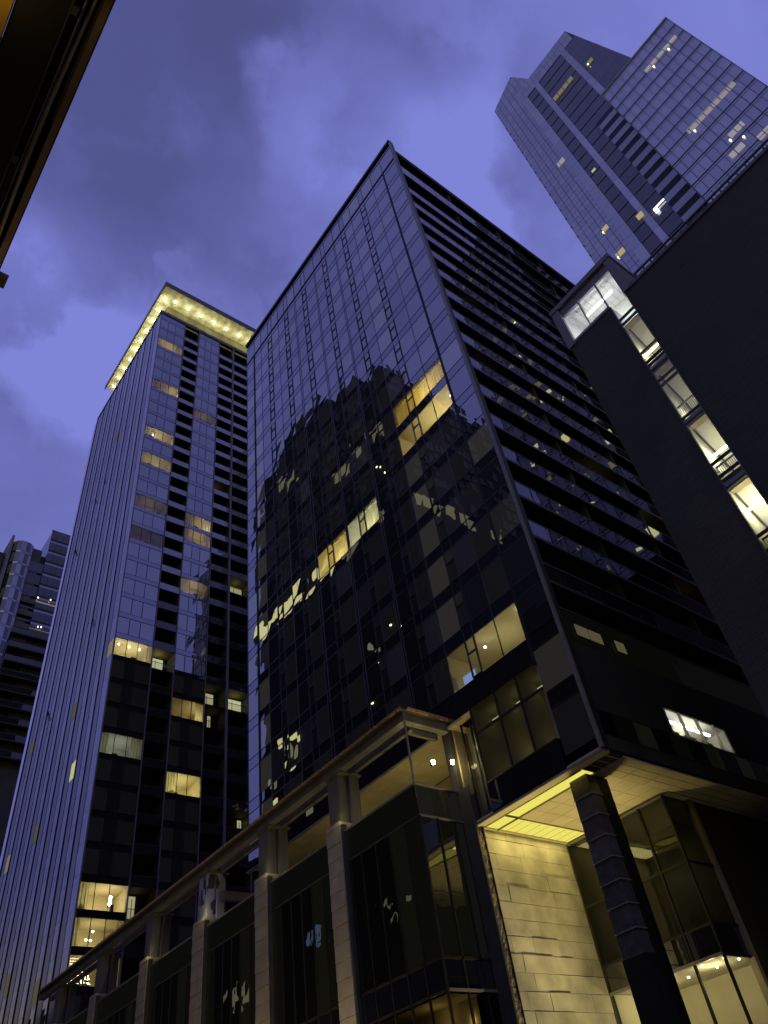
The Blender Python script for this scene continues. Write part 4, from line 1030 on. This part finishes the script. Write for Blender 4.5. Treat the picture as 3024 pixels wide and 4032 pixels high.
# ------------------------------------------------------------------ CANOPY OVERHEAD (near side of the street)
cb = thing('near_building', 'dark overhanging eave of the near building at top left with a copper fascia edge', 'building', (-3, 0, GZ))
CZ = 10.0
e_ = MB(); e_.box(-.2, -.125, -6, 16, CZ, CZ+.35, M['canopy_brown']); e_.box(-.128, -.112, -6, 16, CZ+.02, CZ+.4, M['black']); e_.box(-.235, -.2, -6, 4.2, CZ+.03, CZ+.3, M['olive']); e_.build('copper_fascia', cb)
e_ = MB(); e_.box(-.98, -.2, -6, 16, CZ+.25, CZ+.34, M['black']); e_.box(-.94, -.46, -6, 16, CZ+.02, CZ+.2, M['black']); e_.box(-.47, -.455, -6, 16, CZ+.0, CZ+.21, M['mullion_mid']); e_.build('dark_soffit', cb)
e_ = MB()
yy = -2.0
while yy < 8.5:
    x0 = -.285+.028*math.sin(yy*1.1); x1 = -.285+.028*math.sin((yy+.25)*1.1)
    e_.tube((x0, yy, CZ+.12), (x1, yy+.25, CZ+.12), .024, M['canopy_cream'], 8); yy += .25
e_.build('pipe', cb)
e_ = MB(); e_.tube((-.36, -2, CZ+.06), (-.36, 9, CZ+.06), .006, M['violet_cable'], 6); e_.tube((-.37, -2, CZ+.08), (-.335, 5, CZ+.08), .005, M['violet_cable'], 6); e_.tube((-.31, -2, CZ+.1), (-.37, 5.2, CZ+.1), .004, M['violet_cable'], 6); e_.build('cable', cb)
for y in (2.95, 4.85):
    e_ = MB(); e_.box(-.45, -.39, y-.05, y+.05, CZ-.0, CZ+.03, M['mullion_mid']); e_.build('bracket', cb)
e_ = MB(); e_.box(-1.35, -.98, -6, 16, CZ+.1, CZ+.2, M['canopy_yellow']); e_.build('ochre_ceiling', cb)
e_ = MB(); e_.box(-.2, .018, 6.42, 6.62, CZ+.0, CZ+.06, M['mullion_mid']); e_.build('bracket', cb)
e_ = MB(); e_.box(-12, -1.3, -30, 16, GZ, CZ+2, M['far_wall']); e_.box(-12, -1.5, 16, 57, GZ, 44, M['mirror_wall']); e_.box(-30, -10, 105, 330, GZ, 46, M['mirror_wall']); e_.build('wall', cb)
light('eave_light', (-1.22, 3.0, CZ-.5), 5, (1, .7, .15), .1, cb); light('eave_light', (.3, 6.6, CZ-1.3), 7, (1, .72, .35), .1, cb)
light('eave_light', (.1, 3.5, CZ-1.0), .6, (1, .8, .5), .1, cb)

# ------------------------------------------------------------------ buildings across the street, seen mirrored in the glass, plus an added dark block
ob = thing('mirrored_building', 'dark office tower reflected in the middle tower glass, one storey glowing yellow', 'tower', (-30, 78, GZ))
b = MB(); b.box(-50, -10, 58.2, 104, GZ, 118, M['mirror_wall']); b.box(-40, -10.4, 66, 103, 118, 126, M['mirror_wall']); b.box(-38, -11, 78, 97.5, 126, 133.5, M['mirror_wall']); b.box(-24, -10.2, 58.6, 61, 118, 120.4, M['mirror_wall']); b.build('wall', ob)
random.seed(3)
b = MB()
for k in range(27, 38):
    z = k*3.2
    for i in range(28):
        if random.random() < .6: b.box(-10.02, -9.9, 59+i*1.62, 60.3+i*1.62, z+.5, z+2.6, M['mirror_pane'])
    for i in range(18):
        if random.random() < .6: b.box(-13-i*2.1, -11.4-i*2.1, 58.05, 58.22, z+.5, z+2.6, M['mirror_pane'])
b.build('window', ob, kind='stuff')
def band(y0, y1, z0, z1, mat, st_=1.6, p=1.0):
    y = y0
    while y < y1:
        if random.random() < p: o_ = MB(); o_.box(-10.06, -9.85, y+.12, min(y+st_, y1)-.12, z0, z1, mat); o_.build('lit_window', ob)
        y += st_
band(86, 104, 85.6, 87.8, M['refl_band'], 2.2, .85); band(64, 76, 84.0, 86.0, M['refl_dim'], 2.0, .8); band(60.5, 76, 102.6, 105.2, M['refl_dim'], 1.9, .85); band(88, 93, 116, 119, M['refl_dim'], 2, .8); band(78, 84, 85.4, 87.4, M['refl_band'], 2.0, .6)
for (x0, x1) in ((-12, -14.5), (-17, -19.5), (-21, -24), (-29, -31)):
    o_ = MB(); o_.box(x1, x0, 58.0, 58.18, 83.2, 85.4, M['refl_dim']); o_.build('lit_window', ob)
for (x, y, z) in ((-9.9, 62, 93), (-9.9, 63.5, 96), (-9.9, 61, 70), (-9.9, 70, 60), (-9.9, 66, 64), (-9.9, 73, 55), (-9.9, 90, 49), (-9.9, 84, 50), (-9.9, 86, 40), (-9.9, 80, 44)):
    o_ = MB(); o_.box(x-.1, x+.1, y, y+.24, z, z+.24, M['warm_lamp']); o_.build('lit_window', ob)
ob2 = thing('added_dark_block', 'plain dark block added out of view behind the camera to darken reflections', 'building', (62, -50, GZ))  # invented block out of view, put there to darken the mirrored sky
b = MB(); b.box(50, 84, -75, -34, GZ, 118, M['mirror_wall']); b.build('wall', ob2)
b = MB()
for k in range(5, 36):
    for i in range(10):
        if random.random() < .5: b.box(56.5+i*2.3, 58.2+i*2.3, -34.05, -33.9, k*3.2+.5, k*3.2+2.5, M['far_wall'])
b.build('window', ob2, kind='stuff')

for (y, z, w_, h, mm) in ((64.6, 25.0, 1.0, 1.8, 'lit_green'), (66.2, 24.6, .8, 2.2, 'lit_green'), (67.4, 26.0, .9, 1.0, 'lit_green'), (80.2, 26.2, .25, 1.6, 'tv'), (80.9, 26.6, .6, 1.4, 'tv'), (99.2, 25.2, 1.6, 1.8, 'lit_green'), (101.6, 24.6, 1.4, 2.2, 'lit_green'),
                          (96.2, 60.0, 1.2, 1.2, 'refl_band'), (92.4, 59.6, 1.4, .8, 'refl_band'), (94.0, 57.2, .8, 2.0, 'lit_green'), (100.0, 54.6, .8, 1.6, 'lit_green'), (93.0, 54.8, 1.2, 1.0, 'refl_band'), (98.2, 50.4, 1.2, 1.6, 'refl_band'), (94.6, 50.0, 1.3, 1.3, 'lit_green'), (90.0, 46.5, 1.5, .8, 'lit_green'), (62.5, 49, .7, 1.2, 'lit_green'), (71, 63, .5, 1.0, 'lit_green')):
    o_ = MB(); o_.box(-10.12, -9.8, y, y+w_, z, z+h, M[mm]); o_.build('lit_window', ob)
rt = random.Random(21)
for i in range(34):
    y = rt.uniform(-13.8, 1.0); z = rt.uniform(62, 104); o_ = MB(); o_.box(79.86, 79.95, y, y+rt.choice((.5, 1.2, 1.35, 2.6)), z, z+rt.choice((.4, .8, 1.4)), M[rt.choice(('lit_green', 'refl_band', 'lit_warm', 'lit_warm'))]); o_.build('lit_window', tr)
for i in range(16):
    y = rt.uniform(2, 14); z = rt.uniform(64, 108); o_ = MB(); o_.box(84.05, 84.24, y, y+rt.choice((.5, 1.2, 2.0)), z, z+rt.choice((.4, .8, 1.4)), M[rt.choice(('lit_green', 'lit_warm'))]); o_.build('lit_window', tr)
# warm street light washing the podium from below
for i, (y, pw) in enumerate(((33, 620), (44, 380), (56, 220), (68, 140))):
    sl_ = thing('street_lamp', ['black street lamp nearest the glass corner', 'black street lamp second along the kerb', 'black street lamp third along the kerb', 'black street lamp farthest along the kerb'][i], 'street lamp', (19, y, GZ), 'street lamps along the kerb')
    b = MB(); b.tube((19, y, GZ+.12), (19, y, 2.2), .07, M['black'], 8, .05); b.build('pole', sl_)
    b = MB(); b.tube((19, y, 2.2), (19, y, 2.5), .14, M['warm_lamp'], 10, .18); b.build('lamp', sl_)
    light('lamp_light', (19.3, y, 2.8), pw, (1, .80, .42), .15, sl_)
sl_ = thing('added_uplight', 'small unseen floodlight added at the foot of the stone wall', 'floodlight', (30, 21, GZ))  # unseen fixture added to brighten the stone wall from below
b = MB(); b.box(29.8, 30.2, 20.9, 21.1, GZ+.12, GZ+.3, M['black']); b.build('housing', sl_)
light('added_wall_wash', (34.5, 9.5, 10.0), 900, (1, .85, .36), .3, sl_, kind='SPOT', aim=(0, 7.2, 8.4), spot=62)  # added lights with no lamp of their own, warming the olive wall
light('added_wall_wash', (29, 9.0, 7.0), 35, (1, .85, .42), .3, sl_)
light('added_flood', (29.3, 21.2, GZ+.5), 2600, (1, .88, .42), .3, sl_, kind='SPOT', aim=(0, .55, 1), spot=110)

# ------------------------------------------------------------------ camera, render
cam = bpy.data.cameras.new('camera'); co = bpy.data.objects.new('camera', cam); C.objects.link(co)
m4 = Matrix(((Wm[0][0], Wm[0][1], Wm[0][2], 0), (Wm[1][0], Wm[1][1], Wm[1][2], 0), (Wm[2][0], Wm[2][1], Wm[2][2], 0), (0, 0, 0, 1)))
co.matrix_world = m4
cam.sensor_fit = 'HORIZONTAL'; cam.sensor_width = 36; cam.lens = 36*F_/1659; cam.clip_start = .05; cam.clip_end = 3000
sc.camera = co
sc.view_settings.view_transform = 'Standard'; sc.view_settings.look = 'None'; sc.view_settings.exposure = 0; sc.view_settings.gamma = 1
cy_ = sc.cycles
cy_.use_denoising = True; cy_.max_bounces = 6; cy_.diffuse_bounces = 2; cy_.glossy_bounces = 3; cy_.transparent_max_bounces = 8; cy_.sample_clamp_indirect = 4; cy_.caustics_reflective = False; cy_.caustics_refractive = False
